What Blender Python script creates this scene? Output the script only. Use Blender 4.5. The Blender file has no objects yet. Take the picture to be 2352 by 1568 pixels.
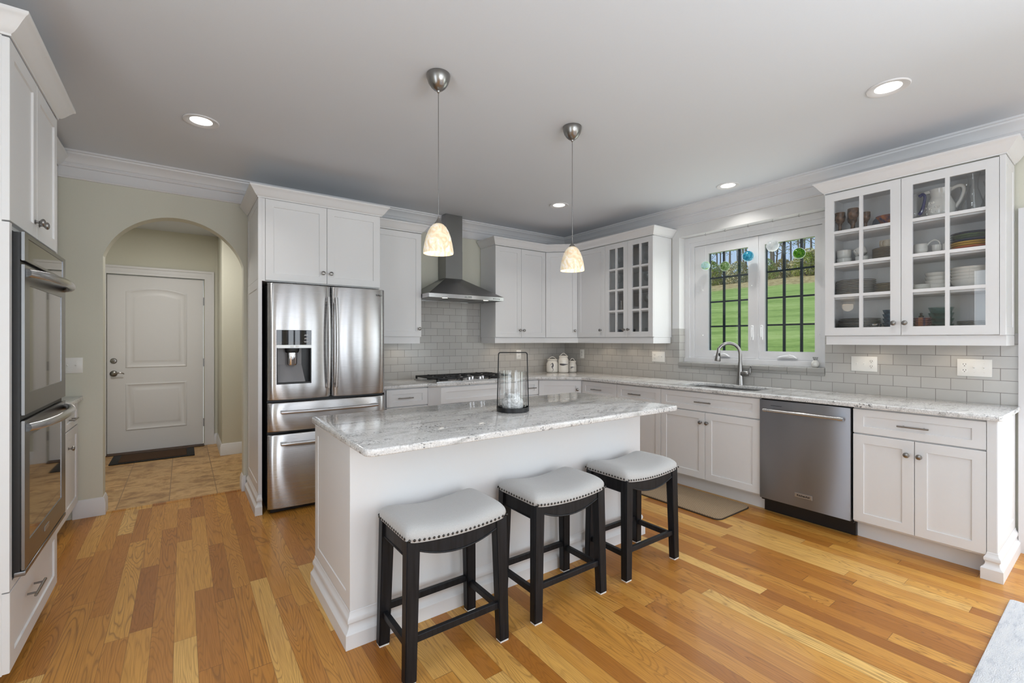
import bpy, bmesh, math, random
from mathutils import Vector, Matrix
random.seed(7)
PI = math.pi
SC = bpy.context.scene
COL = SC.collection

# ------------------------------------------------------------------ camera, world, sun, daylight, exposure
cam_d = bpy.data.cameras.new('camera'); cam = bpy.data.objects.new('camera', cam_d); COL.objects.link(cam)
cam.location = (-4.263, -4.635, 1.329); cam.rotation_euler = (PI/2, 0, -0.6279)
cam_d.sensor_width = 36; cam_d.lens = 1041.3/2352*36; cam_d.shift_y = -0.00123; cam_d.clip_start = .02; cam_d.clip_end = 400
SC.camera = cam
SC.view_settings.view_transform = 'Standard'; SC.view_settings.look = 'None'
SC.view_settings.exposure = -0.25; SC.view_settings.gamma = 1; SC.view_settings.use_curve_mapping = False
SC.cycles.max_bounces = 8; SC.cycles.diffuse_bounces = 4; SC.cycles.glossy_bounces = 4
SC.cycles.transmission_bounces = 6; SC.cycles.transparent_max_bounces = 16
SC.cycles.caustics_reflective = False; SC.cycles.caustics_refractive = False
SC.cycles.sample_clamp_indirect = 4.0; SC.cycles.use_denoising = True

W = bpy.data.worlds.new('sky'); SC.world = W; W.use_nodes = True
_nt = W.node_tree; _nt.nodes.clear()
_tc = _nt.nodes.new('ShaderNodeTexCoord'); _sp = _nt.nodes.new('ShaderNodeSeparateXYZ')
_cr = _nt.nodes.new('ShaderNodeValToRGB'); _bg = _nt.nodes.new('ShaderNodeBackground'); _wo = _nt.nodes.new('ShaderNodeOutputWorld')
_nt.links.new(_tc.outputs['Generated'], _sp.inputs[0]); _nt.links.new(_sp.outputs[2], _cr.inputs[0])
_cr.color_ramp.elements[0].position = 0.0; _cr.color_ramp.elements[0].color = (.62, .76, .95, 1)
_cr.color_ramp.elements[1].position = 0.6; _cr.color_ramp.elements[1].color = (.22, .42, .85, 1)
_nt.links.new(_cr.outputs[0], _bg.inputs[0]); _bg.inputs[1].default_value = 1.15
_nt.links.new(_bg.outputs[0], _wo.inputs[0])

def lamp(name, kind, loc, energy, rot=(0, 0, 0), color=(1, 1, 1), **kw):
    d = bpy.data.lights.new(name, kind); d.energy = energy; d.color = color
    for k, v in kw.items(): setattr(d, k, v)
    o = bpy.data.objects.new(name, d); o.location = loc; o.rotation_euler = rot; COL.objects.link(o); return o
_sun = lamp('sun', 'SUN', (0, 0, 20), 4.2, color=(1, .95, .86), angle=.01)
_sun.rotation_euler = Vector((.32, -.85, -.9)).to_track_quat('-Z', 'Y').to_euler()
# daylight through windows behind and right of the camera, plus an added left fill
DAY = (.89, .945, 1)
for nm, x in (('daylight_rear_a', -4.45), ('daylight_rear_b', -2.70), ('daylight_rear_c', -.95)):
    for dx in (-.31, .31): lamp(nm, 'AREA', (x+dx, -8.42, 1.24), 20, (PI/2, 0, 0), DAY, shape='RECTANGLE', size=.46, size_y=2.15)
lamp('daylight_patio', 'AREA', (-.07, -5.45, 1.15), 62, (0, PI/2-.62, 0), DAY, shape='RECTANGLE', size=2.0, size_y=1.8)
lamp('left_fill', 'AREA', (-5.34, -3.85, 1.40), 24, (0, -PI/2, 0), DAY, shape='RECTANGLE', size=1.8, size_y=1.1)  # fill light added to brighten the island's left side
lamp('daylight_kitchen_window', 'AREA', (.12, -2.46, 1.72), 9, (0, PI/2, 0), (.95, 1, .95), shape='RECTANGLE', size=1.0, size_y=1.1)
lamp('hall_ceiling_lamp', 'AREA', (-4.35, .85, 2.62), 20, (0, 0, 0), (1, .96, .9), shape='DISK', size=.35)

# unseen fill light added behind the camera, aimed up to brighten the ceiling
lamp('ceiling_fill', 'AREA', (-3.25, -5.8, 1.6), 102, (PI, 0, 0), (.85, .93, 1), shape='DISK', size=1.2)

# ------------------------------------------------------------------ mesh helpers
class MB:
    def __init__(s): s.bm = bmesh.new(); s.M = None
    def v(s, p):
        p = Vector(p)
        return s.bm.verts.new(s.M @ p if s.M is not None else p)
    def f(s, vs):
        try: return s.bm.faces.new(vs)
        except ValueError: return None
    def quad(s, *ps): return s.f([s.v(p) for p in ps])
    def box(s, x0, x1, y0, y1, z0, z1, bev=0, seg=1):
        x0, x1 = min(x0, x1), max(x0, x1); y0, y1 = min(y0, y1), max(y0, y1); z0, z1 = min(z0, z1), max(z0, z1)
        V = [s.v(p) for p in ((x0,y0,z0),(x1,y0,z0),(x1,y1,z0),(x0,y1,z0),(x0,y0,z1),(x1,y0,z1),(x1,y1,z1),(x0,y1,z1))]
        F = [s.f([V[i] for i in q]) for q in ((0,3,2,1),(4,5,6,7),(0,1,5,4),(1,2,6,5),(2,3,7,6),(3,0,4,7))]
        if bev:
            es = list({e for f in F for e in f.edges})
            bmesh.ops.bevel(s.bm, geom=es, offset=bev, segments=seg, affect='EDGES', profile=.5)
        return V
    def prism(s, pts, z0, z1, bev=0, seg=2):
        a = [s.v((p[0], p[1], z0)) for p in pts]; b = [s.v((p[0], p[1], z1)) for p in pts]; n = len(pts)
        fa = s.f(a[::-1]); fb = s.f(b)
        fs = [s.f([a[i], a[(i+1) % n], b[(i+1) % n], b[i]]) for i in range(n)]
        if bev:
            es = list({e for f in (fa, fb) if f for e in f.edges})
            bmesh.ops.bevel(s.bm, geom=es, offset=bev, segments=seg, affect='EDGES', profile=.5)
    def lathe(s, prof, c=(0, 0, 0), seg=24, axis=(0, 0, 1), closed=False, sx=1, sy=1):
        ax = Vector(axis).normalized(); q = Vector((0, 0, 1)).rotation_difference(ax); c = Vector(c)
        rings = []
        for r, z in prof:
            if r < 1e-6: rings.append([s.v(c + q @ Vector((0, 0, z)))])
            else: rings.append([s.v(c + q @ Vector((r*sx*math.cos(2*PI*k/seg), r*sy*math.sin(2*PI*k/seg), z))) for k in range(seg)])
        R = rings + ([rings[0]] if closed else [])
        for A, B in zip(R[:-1], R[1:]):
            for k in range(seg):
                l = (k+1) % seg
                if len(A) == 1 and len(B) == 1: continue
                if len(A) == 1: s.f([A[0], B[l], B[k]])
                elif len(B) == 1: s.f([A[k], A[l], B[0]])
                else: s.f([A[k], A[l], B[l], B[k]])
    def tube(s, path, r, seg=10, closed=False, caps=True, flat=1.0, up=None):
        P = [Vector(p) for p in path]; n = len(P); rad = r if isinstance(r, (list, tuple)) else [r]*n
        rings = []; prevN = None
        for i in range(n):
            if closed: t = (P[(i+1) % n]-P[i-1]).normalized()
            else: t = (P[min(i+1, n-1)]-P[max(i-1, 0)]).normalized()
            if prevN is None:
                a = Vector(up) if up else (Vector((0, 0, 1)) if abs(t.z) < .9 else Vector((1, 0, 0)))
                N = (a - t*a.dot(t)).normalized()
            else: N = (prevN - t*prevN.dot(t)).normalized()
            prevN = N; B = t.cross(N)
            rings.append([s.v(P[i] + N*rad[i]*math.cos(2*PI*k/seg) + B*rad[i]*flat*math.sin(2*PI*k/seg)) for k in range(seg)])
        pairs = list(zip(rings[:-1], rings[1:])) + ([(rings[-1], rings[0])] if closed else [])
        for A, Bq in pairs:
            for k in range(seg): s.f([A[k], A[(k+1) % seg], Bq[(k+1) % seg], Bq[k]])
        if caps and not closed: s.f(rings[0][::-1]); s.f(rings[-1])
    def cyl(s, p0, p1, r, seg=16): s.tube([p0, p1], r, seg)
    def ball(s, c, r, seg=16, rings=10, sx=1, sy=1, sz=1):
        s.lathe([(r*math.sin(PI*i/rings), -r*sz*math.cos(PI*i/rings)) for i in range(rings+1)], c, seg, sx=sx, sy=sy)
    def sweep(s, path, prof, closed=False):
        """profile (out, z) carried along a 2-D path; out lies to the right of travel"""
        P = [Vector((p[0], p[1])) for p in path]; n = len(P); offs = []
        for i in range(n):
            d0 = (P[i]-P[i-1]).normalized() if (i > 0 or closed) else None
            d1 = (P[(i+1) % n]-P[i]).normalized() if (i < n-1 or closed) else None
            n0 = Vector((d0.y, -d0.x)) if d0 is not None else None
            n1 = Vector((d1.y, -d1.x)) if d1 is not None else None
            if n0 is None: o = n1
            elif n1 is None: o = n0
            else: o = (n0+n1)/(1+n0.dot(n1))
            offs.append(o)
        rings = [[s.v((P[i].x+offs[i].x*o, P[i].y+offs[i].y*o, z)) for o, z in prof] for i in range(n)]
        m = len(prof)
        for A, B in list(zip(rings[:-1], rings[1:])) + ([(rings[-1], rings[0])] if closed else []):
            for k in range(m): s.f([A[k], B[k], B[(k+1) % m], A[(k+1) % m]])
        if not closed: s.f(rings[0]); s.f(rings[-1][::-1])
    def shaker(s, x0, x1, z0, z1, y=-.02, th=.02, rail=.057, rec=.007, rb=None):
        """framed panel, front face at y facing -y"""
        rb = rail if rb is None else rb
        o = [(x0,z0),(x1,z0),(x1,z1),(x0,z1)]; i = [(x0+rail,z0+rb),(x1-rail,z0+rb),(x1-rail,z1-rb),(x0+rail,z1-rb)]
        e = .0015
        O = [s.v((a[0]+(e if k in (0,3) else -e), y, a[1]+(e if k < 2 else -e))) for k, a in enumerate(o)]
        O2 = [s.v((a[0], y+e, a[1])) for a in o]
        I = [s.v((a[0], y, a[1])) for a in i]
        I2 = [s.v((a[0]+(.002 if k in (0,3) else -.002), y+rec, a[1]+(.002 if k < 2 else -.002))) for k, a in enumerate(i)]
        Bk = [s.v((a[0], y+th, a[1])) for a in o]
        for k in range(4):
            l = (k+1) % 4
            s.f([O[k], O[l], I[l], I[k]]); s.f([I[k], I[l], I2[l], I2[k]])
            s.f([O2[k], O2[l], O[l], O[k]]); s.f([Bk[k], Bk[l], O2[l], O2[k]])
        s.f(I2); s.f(Bk[::-1])
    def glass_frame(s, x0, x1, z0, z1, cols, rows, y=-.02, th=.02, rail=.057, mun=.021):
        s.box(x0, x0+rail, y, y+th, z0, z1); s.box(x1-rail, x1, y, y+th, z0, z1)
        s.box(x0+rail, x1-rail, y, y+th, z0, z0+rail); s.box(x0+rail, x1-rail, y, y+th, z1-rail, z1)
        gx0, gx1, gz0, gz1 = x0+rail, x1-rail, z0+rail, z1-rail
        for c in range(1, cols):
            xc = gx0+(gx1-gx0)*c/cols; s.box(xc-mun/2, xc+mun/2, y+.001, y+th, gz0, gz1)
        for r in range(1, rows):
            zc = gz0+(gz1-gz0)*r/rows; s.box(gx0, gx1, y+.0015, y+th, zc-mun/2, zc+mun/2)
    def build(s, name, mat, parent=None, smooth=35, label=None, kind=None, group=None, cat=None):
        bmesh.ops.recalc_face_normals(s.bm, faces=s.bm.faces)
        me = bpy.data.meshes.new(name); s.bm.to_mesh(me); s.bm.free()
        if mat: me.materials.append(mat)
        if smooth:
            for p in me.polygons: p.use_smooth = True
            me.set_sharp_from_angle(angle=math.radians(smooth))
        o = bpy.data.objects.new(name, me); COL.objects.link(o)
        if parent: o.parent = parent
        if label: o['label'] = label
        if kind: o['kind'] = kind
        if group: o['group'] = group
        if cat: o['category'] = cat
        return o

def smoothp(pts, n=5):
    """Catmull-Rom refinement of a path"""
    P = [Vector(q) for q in pts]; P = [P[0]*2-P[1]]+P+[P[-1]*2-P[-2]]; out = []
    for i in range(1, len(P)-2):
        for k in range(n):
            t = k/n; out.append(.5*((2*P[i])+(P[i+1]-P[i-1])*t+(2*P[i-1]-5*P[i]+4*P[i+1]-P[i+2])*t*t+(-P[i-1]+3*P[i]-3*P[i+1]+P[i+2])*t**3))
    return out+[P[-2]]
def smoothr(rs, n=5): return [rs[i]+(rs[i+1]-rs[i])*k/n for i in range(len(rs)-1) for k in range(n)]+[rs[-1]]
def thing(name, label, cat, loc=(0, 0, 0), rz=0, group=None):
    o = bpy.data.objects.new(name, None); COL.objects.link(o); o.empty_display_size = .05
    o.location = loc; o.rotation_euler = (0, 0, rz); o['label'] = label; o['category'] = cat
    if group: o['group'] = group
    return o
KIDS = {}
def dup(root, loc, rz=None, label=None, scale=None, group=None):
    def rec(o, par):
        c = o.copy(); COL.objects.link(c)
        if par: c.parent = par
        for ch in [q for q in bpy.data.objects if q.parent is o]: rec(ch, c)
        return c
    r = rec(root, None); r.location = loc
    if rz is not None: r.rotation_euler = (0, 0, rz)
    if scale: r.scale = scale
    if label: r['label'] = label
    if group: r['group'] = group
    return r
def tag(o, label, cat, group=None):
    o['label'] = label; o['category'] = cat
    if group: o['group'] = group
    return o
def lettering(name, text, size, mat, parent, loc, rot, depth=.0006, bold=0):
    cu = bpy.data.curves.new(name, 'FONT'); cu.body = text; cu.size = size; cu.extrude = depth; cu.offset = bold
    cu.align_x = 'CENTER'; cu.align_y = 'CENTER'; cu.resolution_u = 3
    tmp = bpy.data.objects.new(name, cu); COL.objects.link(tmp)
    me = bpy.data.meshes.new_from_object(tmp.evaluated_get(bpy.context.evaluated_depsgraph_get()))
    bpy.data.objects.remove(tmp); me.materials.clear(); me.materials.append(mat)
    o = bpy.data.objects.new(name, me); COL.objects.link(o); o.parent = parent; o.location = loc; o.rotation_euler = rot
    return o

# ------------------------------------------------------------------ materials
def lin(c):
    return tuple((x/255/12.92 if x/255 <= .04045 else ((x/255+.055)/1.055)**2.4) for x in c) + (1,)
class G:
    def __init__(s, name):
        s.m = bpy.data.materials.new(name); s.m.use_nodes = True; s.nt = s.m.node_tree
        s.b = s.nt.nodes['Principled BSDF']; s.out = s.nt.nodes['Material Output']
    def n(s, t, **kw):
        q = s.nt.nodes.new('ShaderNode'+t)
        for k, v in kw.items(): setattr(q, k, v)
        return q
    def L(s, a, b): s.nt.links.new(a, b)
    def put(s, sock, v):
        if hasattr(v, 'is_linked') or isinstance(v, bpy.types.NodeSocket): s.L(v, sock)
        else: sock.default_value = v
    def math(s, op, a, b=0.0, c=0.0):
        q = s.n('Math', operation=op)
        for i, v in enumerate((a, b, c)): s.put(q.inputs[i], v)
        return q.outputs[0]
    def ramp(s, fac, stops, interp='LINEAR'):
        q = s.n('ValToRGB'); e = q.color_ramp.elements; q.color_ramp.interpolation = interp
        while len(e) < len(stops): e.new(.5)
        for el, (p, c) in zip(e, stops): el.position = p; el.color = c if len(c) == 4 else (*c, 1)
        s.put(q.inputs[0], fac); return q.outputs[0]
    def mix(s, fac, a, b, mode='MIX'):
        q = s.n('Mix', data_type='RGBA', blend_type=mode)
        s.put(q.inputs[0], fac); s.put(q.inputs[6], a); s.put(q.inputs[7], b); return q.outputs[2]
    def noise(s, vec, scale, detail=3, rough=.5, dist=0.0):
        q = s.n('TexNoise'); s.put(q.inputs['Vector'], vec); s.put(q.inputs['Scale'], scale)
        s.put(q.inputs['Detail'], detail); s.put(q.inputs['Roughness'], rough); s.put(q.inputs['Distortion'], dist)
        return q.outputs['Fac']
    def pos(s): return s.n('TexCoord').outputs['Object']
    def world(s): return s.n('NewGeometry').outputs['Position']
    def scale(s, v, x, y, z):
        q = s.n('Mapping'); s.L(v, q.inputs[0]); q.inputs['Scale'].default_value = (x, y, z); return q.outputs[0]
    def bump(s, h, strength, dist=.002):
        q = s.n('Bump'); s.put(q.inputs['Height'], h); q.inputs['Strength'].default_value = strength
        q.inputs['Distance'].default_value = dist; s.L(q.outputs[0], s.b.inputs['Normal'])
    def set(s, **kw):
        for k, v in kw.items(): s.put(s.b.inputs[k.replace('_', ' ')], v)
        return s
def paint(name, rgb, rough=.5, metal=0.0, amount=.03, sc=40, bump=0.0, spec=.5, coat=0.0):
    """plain coat with a little procedural unevenness"""
    g = G(name); c = lin(rgb); nz = g.noise(g.pos(), sc, 2)
    d = tuple(x*(1-amount) for x in c[:3])+(1,)
    g.set(Base_Color=g.mix(nz, d, c), Roughness=rough, Metallic=metal)
    g.b.inputs['Specular IOR Level'].default_value = spec; g.b.inputs['Coat Weight'].default_value = coat
    if bump: g.bump(nz, bump)
    return g.m
def glass(name, tint=(1, 1, 1, 1), rough=0.0, refl=1.0, base=.04):
    """thin clear pane: see-through with a fresnel reflection"""
    g = G(name); g.nt.nodes.remove(g.b)
    t = g.n('BsdfTransparent'); t.inputs[0].default_value = tint
    gl = g.n('BsdfGlossy'); gl.inputs['Roughness'].default_value = rough
    lw = g.n('LayerWeight'); lw.inputs[0].default_value = .5      # Schlick reflectance, the same from both sides of the pane
    k = g.math('MULTIPLY', g.math('MULTIPLY_ADD', g.math('POWER', lw.outputs['Facing'], 4.0), .75, base), refl)
    mx = g.n('MixShader'); g.L(k, mx.inputs[0]); g.L(t.outputs[0], mx.inputs[1]); g.L(gl.outputs[0], mx.inputs[2])
    g.L(mx.outputs[0], g.out.inputs[0]); return g.m
def steel(name, rgb, rough=.26, aniso=.7, streak=.12, horiz=True, rot=.25):
    g = G(name); c = lin(rgb)
    p = g.scale(g.pos(), *((2, 2, 900) if horiz else (900, 900, 2)))
    nz = g.noise(p, 1.0, 3)
    g.set(Base_Color=g.mix(nz, tuple(x*(1-streak) for x in c[:3])+(1,), c), Metallic=1.0)
    g.put(g.b.inputs['Roughness'], g.math('MULTIPLY_ADD', nz, .03, rough-.015))
    g.b.inputs['Anisotropic'].default_value = aniso
    tg = g.n('Tangent', direction_type='RADIAL', axis='Z'); g.L(tg.outputs[0], g.b.inputs['Tangent'])
    g.b.inputs['Anisotropic Rotation'].default_value = rot
    return g.m
def emit(name, rgb, strength):
    g = G(name); g.set(Base_Color=lin(rgb), Emission_Color=lin(rgb), Emission_Strength=strength); return g.m

M = {}
M['cab'] = paint('white_cabinet_paint', (226, 226, 227), .38, amount=.015)
M['cabin'] = paint('cabinet_interior', (232, 232, 233), .5)
M['trim'] = paint('white_trim_paint', (224, 224, 226), .4, amount=.015)
M['wall'] = paint('sage_wall_paint', (213, 212, 198), .75, amount=.04, sc=90, bump=.05)
M['wallwhitened'] = paint('whitened_wall_and_reveal', (222, 222, 222), .7)
M['ceil'] = paint('ceiling_paint', (219, 223, 229), .85, amount=.02, sc=120)
M['nickel'] = paint('satin_nickel', (150, 148, 146), .28, 1.0)
M['chrome'] = paint('polished_chrome', (215, 215, 218), .07, 1.0)
M['steel'] = steel('brushed_stainless', (208, 208, 209), .27, 1.0, .05)
M['steelh'] = steel('hood_stainless', (150, 150, 150), .3, .9)
M['steeld'] = steel('dark_stainless', (172, 176, 184), .42, 1.0, .06)
M['steelo'] = steel('oven_stainless', (140, 141, 144), .3, .5)
M['sinksteel'] = paint('sink_steel', (150, 150, 150), .3, 1.0)
M['blackgloss'] = paint('black_glass', (14, 14, 16), .03, spec=.6)
M['ovenglass'] = paint('smoked_oven_glass', (58, 54, 52), .03, spec=1.0, coat=1.0)
M['black'] = paint('black_plastic', (20, 20, 22), .4)
M['iron'] = paint('cast_iron', (22, 22, 23), .55, bump=.1, sc=300)
M['lantern'] = paint('black_wire_metal', (18, 18, 21), .45)
M['ceramic'] = paint('white_glazed_ceramic', (226, 224, 219), .12, coat=.3)
M['cream'] = paint('cream_stoneware', (206, 196, 178), .25)
M['plastic'] = paint('white_plate_plastic', (236, 236, 233), .3)
M['slot'] = paint('socket_slot', (60, 58, 55), .5)
M['winwhite'] = paint('white_vinyl', (232, 232, 234), .35)
M['muntin'] = paint('dark_blue_muntin', (34, 44, 56), .45)
M['pane'] = glass('clear_window_glass', (.97, .99, .98, 1), 0, 1.0)
M['cabpane'] = glass('clear_cabinet_glass', (.985, .99, .99, 1), 0, 1.1)
M['ware'] = glass('clear_glassware', (.975, .98, .98, 1), .01, 1.2)
M['aqua'] = glass('pale_aqua_glass', (.72, .83, .82, 1), .05, 1.6)
M['amber'] = glass('amber_tinted_glass', (.75, .52, .22, 1), .03, 1.6)
M['lensglow'] = emit('lamp_lens_glow', (255, 252, 244), 3.0)
M['puckglow'] = emit('puck_lens_glow', (255, 236, 205), 9.0)
M['hoodglow'] = emit('hood_lens_glow', (255, 246, 230), 6.0)
M['ink'] = paint('slate_ink', (82, 80, 84), .4)
M['letters'] = paint('dark_lettering', (28, 26, 28), .4)
M['lightletters'] = paint('light_lettering', (205, 205, 205), .4)
M['felt'] = paint('white_felt', (220, 220, 218), .9)

def oak():
    g = G('oak_strip_floor'); s = g.n('SeparateXYZ'); g.L(g.world(), s.inputs[0]); X, Y = s.outputs[0], s.outputs[1]
    w = .0826
    xr = g.math('DIVIDE', X, w); row = g.math('FLOOR', xr); fx = g.math('FRACT', xr)
    wn = g.n('TexWhiteNoise', noise_dimensions='1D'); g.L(row, wn.inputs['W'])
    yl = g.math('MULTIPLY_ADD', Y, 1/1.05, g.math('MULTIPLY', wn.outputs[0], 9.7))
    # uneven board lengths
    yl2 = g.math('ADD', yl, g.math('MULTIPLY', g.math('SINE', g.math('MULTIPLY', yl, 4.1)), .16))
    brd = g.math('FLOOR', yl2); fy = g.math('FRACT', yl2)
    cv = g.n('CombineXYZ'); g.L(row, cv.inputs[0]); g.L(brd, cv.inputs[1])
    wb = g.n('TexWhiteNoise', noise_dimensions='2D'); g.L(cv.outputs[0], wb.inputs['Vector'])
    r = wb.outputs['Value']; cs = g.n('SeparateColor'); g.L(wb.outputs['Color'], cs.inputs[0])
    tone = g.ramp(r, [(0, lin((158, 98, 34))), (.18, lin((180, 118, 44))), (.5, lin((198, 138, 58))), (.8, lin((212, 156, 72))), (1, lin((229, 185, 108)))])
    gv = g.n('CombineXYZ'); g.put(gv.inputs[0], g.math('MULTIPLY_ADD', X, 1.0, g.math('MULTIPLY', r, 37.0)))
    g.put(gv.inputs[1], g.math('MULTIPLY_ADD', Y, 1.0, g.math('MULTIPLY', cs.outputs[0], 53.0)))
    gv = gv.outputs[0]
    n1 = g.noise(g.scale(gv, 8, .75, 1), 1.0, 2, .45, .5)
    ringv = g.math('FRACT', g.math('MULTIPLY', n1, 29.0))
    ring = g.ramp(ringv, [(0, (0, 0, 0, 1)), (.10, (.15, .15, .15, 1)), (.24, (.95, .95, .95, 1)), (.75, (1, 1, 1, 1)), (1, (.45, .45, .45, 1))])
    pore = g.ramp(g.noise(g.scale(gv, 230, 6, 1), 1.0, 2), [(.36, (0, 0, 0, 1)), (.56, (1, 1, 1, 1))])
    dark = g.mix(.66, tone, lin((84, 48, 20)), 'MIX')
    strength = g.math('MULTIPLY_ADD', cs.outputs[1], .62, .3)
    gr = g.math('MULTIPLY', g.math('SUBTRACT', 1.0, ring), strength)
    c1 = g.mix(gr, tone, dark)
    c2 = g.mix(g.math('MULTIPLY', g.math('SUBTRACT', 1.0, pore), .3), c1, dark)
    big = g.noise(g.scale(gv, 3, .8, 1), 1.0, 2)
    c3 = g.mix(g.ramp(big, [(.35, (0, 0, 0, 1)), (.75, (.35, .35, .35, 1))]), c2, lin((160, 100, 42)))
    ex = g.math('MINIMUM', fx, g.math('SUBTRACT', 1.0, fx)); ey = g.math('MINIMUM', fy, g.math('SUBTRACT', 1.0, fy))
    gap = g.math('MAXIMUM', g.math('LESS_THAN', ex, .009), g.math('LESS_THAN', ey, .0012))
    c4 = g.mix(g.math('MULTIPLY', gap, .6), c3, lin((62, 36, 18)))
    g.set(Base_Color=c4, Roughness=g.math('MULTIPLY_ADD', pore, -.05, .48))
    g.b.inputs['Specular IOR Level'].default_value = .32; g.b.inputs['Coat Weight'].default_value = .22; g.b.inputs['Coat Roughness'].default_value = .12
    g.bump(g.math('MULTIPLY_ADD', gap, -1.0, g.math('MULTIPLY', pore, .12)), .35, .001)
    return g.m
M['oak'] = oak()
def granite():
    g = G('white_grey_granite'); p = g.world()
    veins = g.noise(g.scale(p, 6, 20, 20), 1.0, 7, .66, .5)
    base = g.ramp(veins, [(.28, lin((148, 147, 145))), (.39, lin((204, 203, 201))), (.48, lin((232, 231, 230))), (.8, lin((242, 242, 241)))])
    fine = g.noise(p, 170, 3, .7)
    base = g.mix(g.ramp(fine, [(.40, (.42, .42, .42, 1)), (.62, (0, 0, 0, 1))]), base, lin((150, 149, 147)))
    mask = g.ramp(g.noise(g.scale(p, 5, 11, 11), 1.0, 4, .6), [(.46, (0, 0, 0, 1)), (.62, (1, 1, 1, 1))])
    fl = g.ramp(g.noise(p, 92, 3, .6), [(.56, (0, 0, 0, 1)), (.62, (1, 1, 1, 1))])
    c = g.mix(g.math('MULTIPLY', fl, g.math('MULTIPLY_ADD', mask, .85, .10)), base, lin((44, 43, 46)))
    g.set(Base_Color=c, Roughness=.08); g.b.inputs['Specular IOR Level'].default_value = .5
    return g.m
M['granite'] = granite()
def subway(name, axis):
    g = G(name); s = g.n('SeparateXYZ'); g.L(g.world(), s.inputs[0])
    cv = g.n('CombineXYZ'); g.L(s.outputs[axis], cv.inputs[0]); g.put(cv.inputs[1], g.math('SUBTRACT', s.outputs[2], .9125))
    br = g.n('TexBrick'); g.L(cv.outputs[0], br.inputs['Vector'])
    br.inputs['Color1'].default_value = lin((187, 185, 181)); br.inputs['Color2'].default_value = lin((179, 177, 173)); br.inputs['Mortar'].default_value = lin((116, 112, 108))
    br.inputs['Scale'].default_value = 1; br.inputs['Brick Width'].default_value = .1555; br.inputs['Row Height'].default_value = .0782
    br.inputs['Mortar Size'].default_value = .0016; br.inputs['Mortar Smooth'].default_value = .2; br.inputs['Bias'].default_value = 0
    g.set(Base_Color=br.outputs[0], Roughness=g.math('MULTIPLY_ADD', br.outputs[1], .5, .16))
    g.bump(br.outputs[1], -.5, .0015); return g.m
M['tilex'] = subway('grey_subway_tile_back', 0); M['tiley'] = subway('grey_subway_tile_right', 1)
def hall_tile():
    g = G('tan_slate_floor_tile'); p = g.world()
    br = g.n('TexBrick', offset=0.0); g.L(p, br.inputs['Vector']); br.inputs['Scale'].default_value = 1
    br.inputs['Brick Width'].default_value = .335; br.inputs['Row Height'].default_value = .335; br.inputs['Mortar Size'].default_value = .003
    br.inputs['Color1'].default_value = (.9, .9, .9, 1); br.inputs['Color2'].default_value = (1.1, 1.1, 1.1, 1)
    nz = g.noise(g.scale(p, 6, 8, 1), 1.0, 8, .72, .3)
    c = g.ramp(nz, [(.32, lin((128, 92, 54))), (.45, lin((172, 132, 82))), (.55, lin((202, 164, 112))), (.7, lin((168, 128, 80)))])
    c = g.mix(1.0, c, br.outputs[0], 'MULTIPLY'); c = g.mix(br.outputs[1], c, lin((138, 108, 74)))
    g.set(Base_Color=c, Roughness=.42); g.bump(g.math('MULTIPLY_ADD', br.outputs[1], -1.0, g.math('MULTIPLY', nz, .6)), .3, .003); return g.m
M['halltile'] = hall_tile()
def linen():
    g = G('light_grey_linen'); p = g.pos()
    a = g.noise(g.scale(p, 260, 900, 260), 1.0, 2); b = g.noise(g.scale(p, 900, 260, 260), 1.0, 2)
    t = g.math('MULTIPLY_ADD', a, .5, g.math('MULTIPLY', b, .5))
    soft = g.noise(p, 12, 3)
    c = g.mix(t, lin((150, 149, 148)), lin((208, 207, 205))); c = g.mix(g.math('MULTIPLY', soft, .25), c, lin((170, 170, 172)))
    g.set(Base_Color=c, Roughness=.95); g.bump(t, .25, .001); g.b.inputs['Sheen Weight'].default_value = .2; return g.m
M['linen'] = linen()
def stoolwood():
    g = G('black_stained_wood'); nz = g.noise(g.scale(g.pos(), 90, 90, 5), 1.0, 4)
    g.set(Base_Color=g.ramp(nz, [(.35, lin((12, 12, 15))), (.7, lin((28, 29, 33)))]), Roughness=.45); g.b.inputs['Specular IOR Level'].default_value = .3; g.bump(nz, .3, .001); return g.m
M['stool'] = stoolwood()
def alabaster():
    g = G('lit_alabaster_glass'); p = g.pos()
    nz = g.noise(g.scale(p, 26, 26, 14), 1.0, 4, .6, 1.6)
    c = g.ramp(nz, [(.36, lin((226, 200, 162))), (.52, lin((244, 228, 200))), (.64, lin((255, 250, 240)))])
    g.set(Base_Color=c, Roughness=.3, Emission_Color=c, Emission_Strength=.33); return g.m
M['shade'] = alabaster()
def weave(name, a, b, sc=(260, 260, 1), rough=.9, bump=.6):
    g = G(name); p = g.scale(g.pos(), *sc); ck = g.n('TexChecker'); g.L(p, ck.inputs[0]); ck.inputs['Scale'].default_value = 1
    nz = g.noise(g.pos(), 60, 3)
    c = g.mix(g.math('MULTIPLY_ADD', ck.outputs[1], .5, g.math('MULTIPLY', nz, .5)), lin(a), lin(b))
    g.set(Base_Color=c, Roughness=rough); g.bump(ck.outputs[1], bump, .001); return g.m
M['sinkmat'] = weave('tan_basket_weave', (128, 108, 84), (168, 146, 118), (95, 95, 1))
M['matedge'] = paint('dark_mat_edge', (52, 42, 32), .8)
M['coir'] = paint('brown_coir', (86, 56, 28), .95, amount=.7, sc=240, bump=.6)
M['rubber'] = weave('black_ribbed_rubber', (16, 15, 15), (34, 32, 31), (70, 70, 1), .75)
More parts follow.
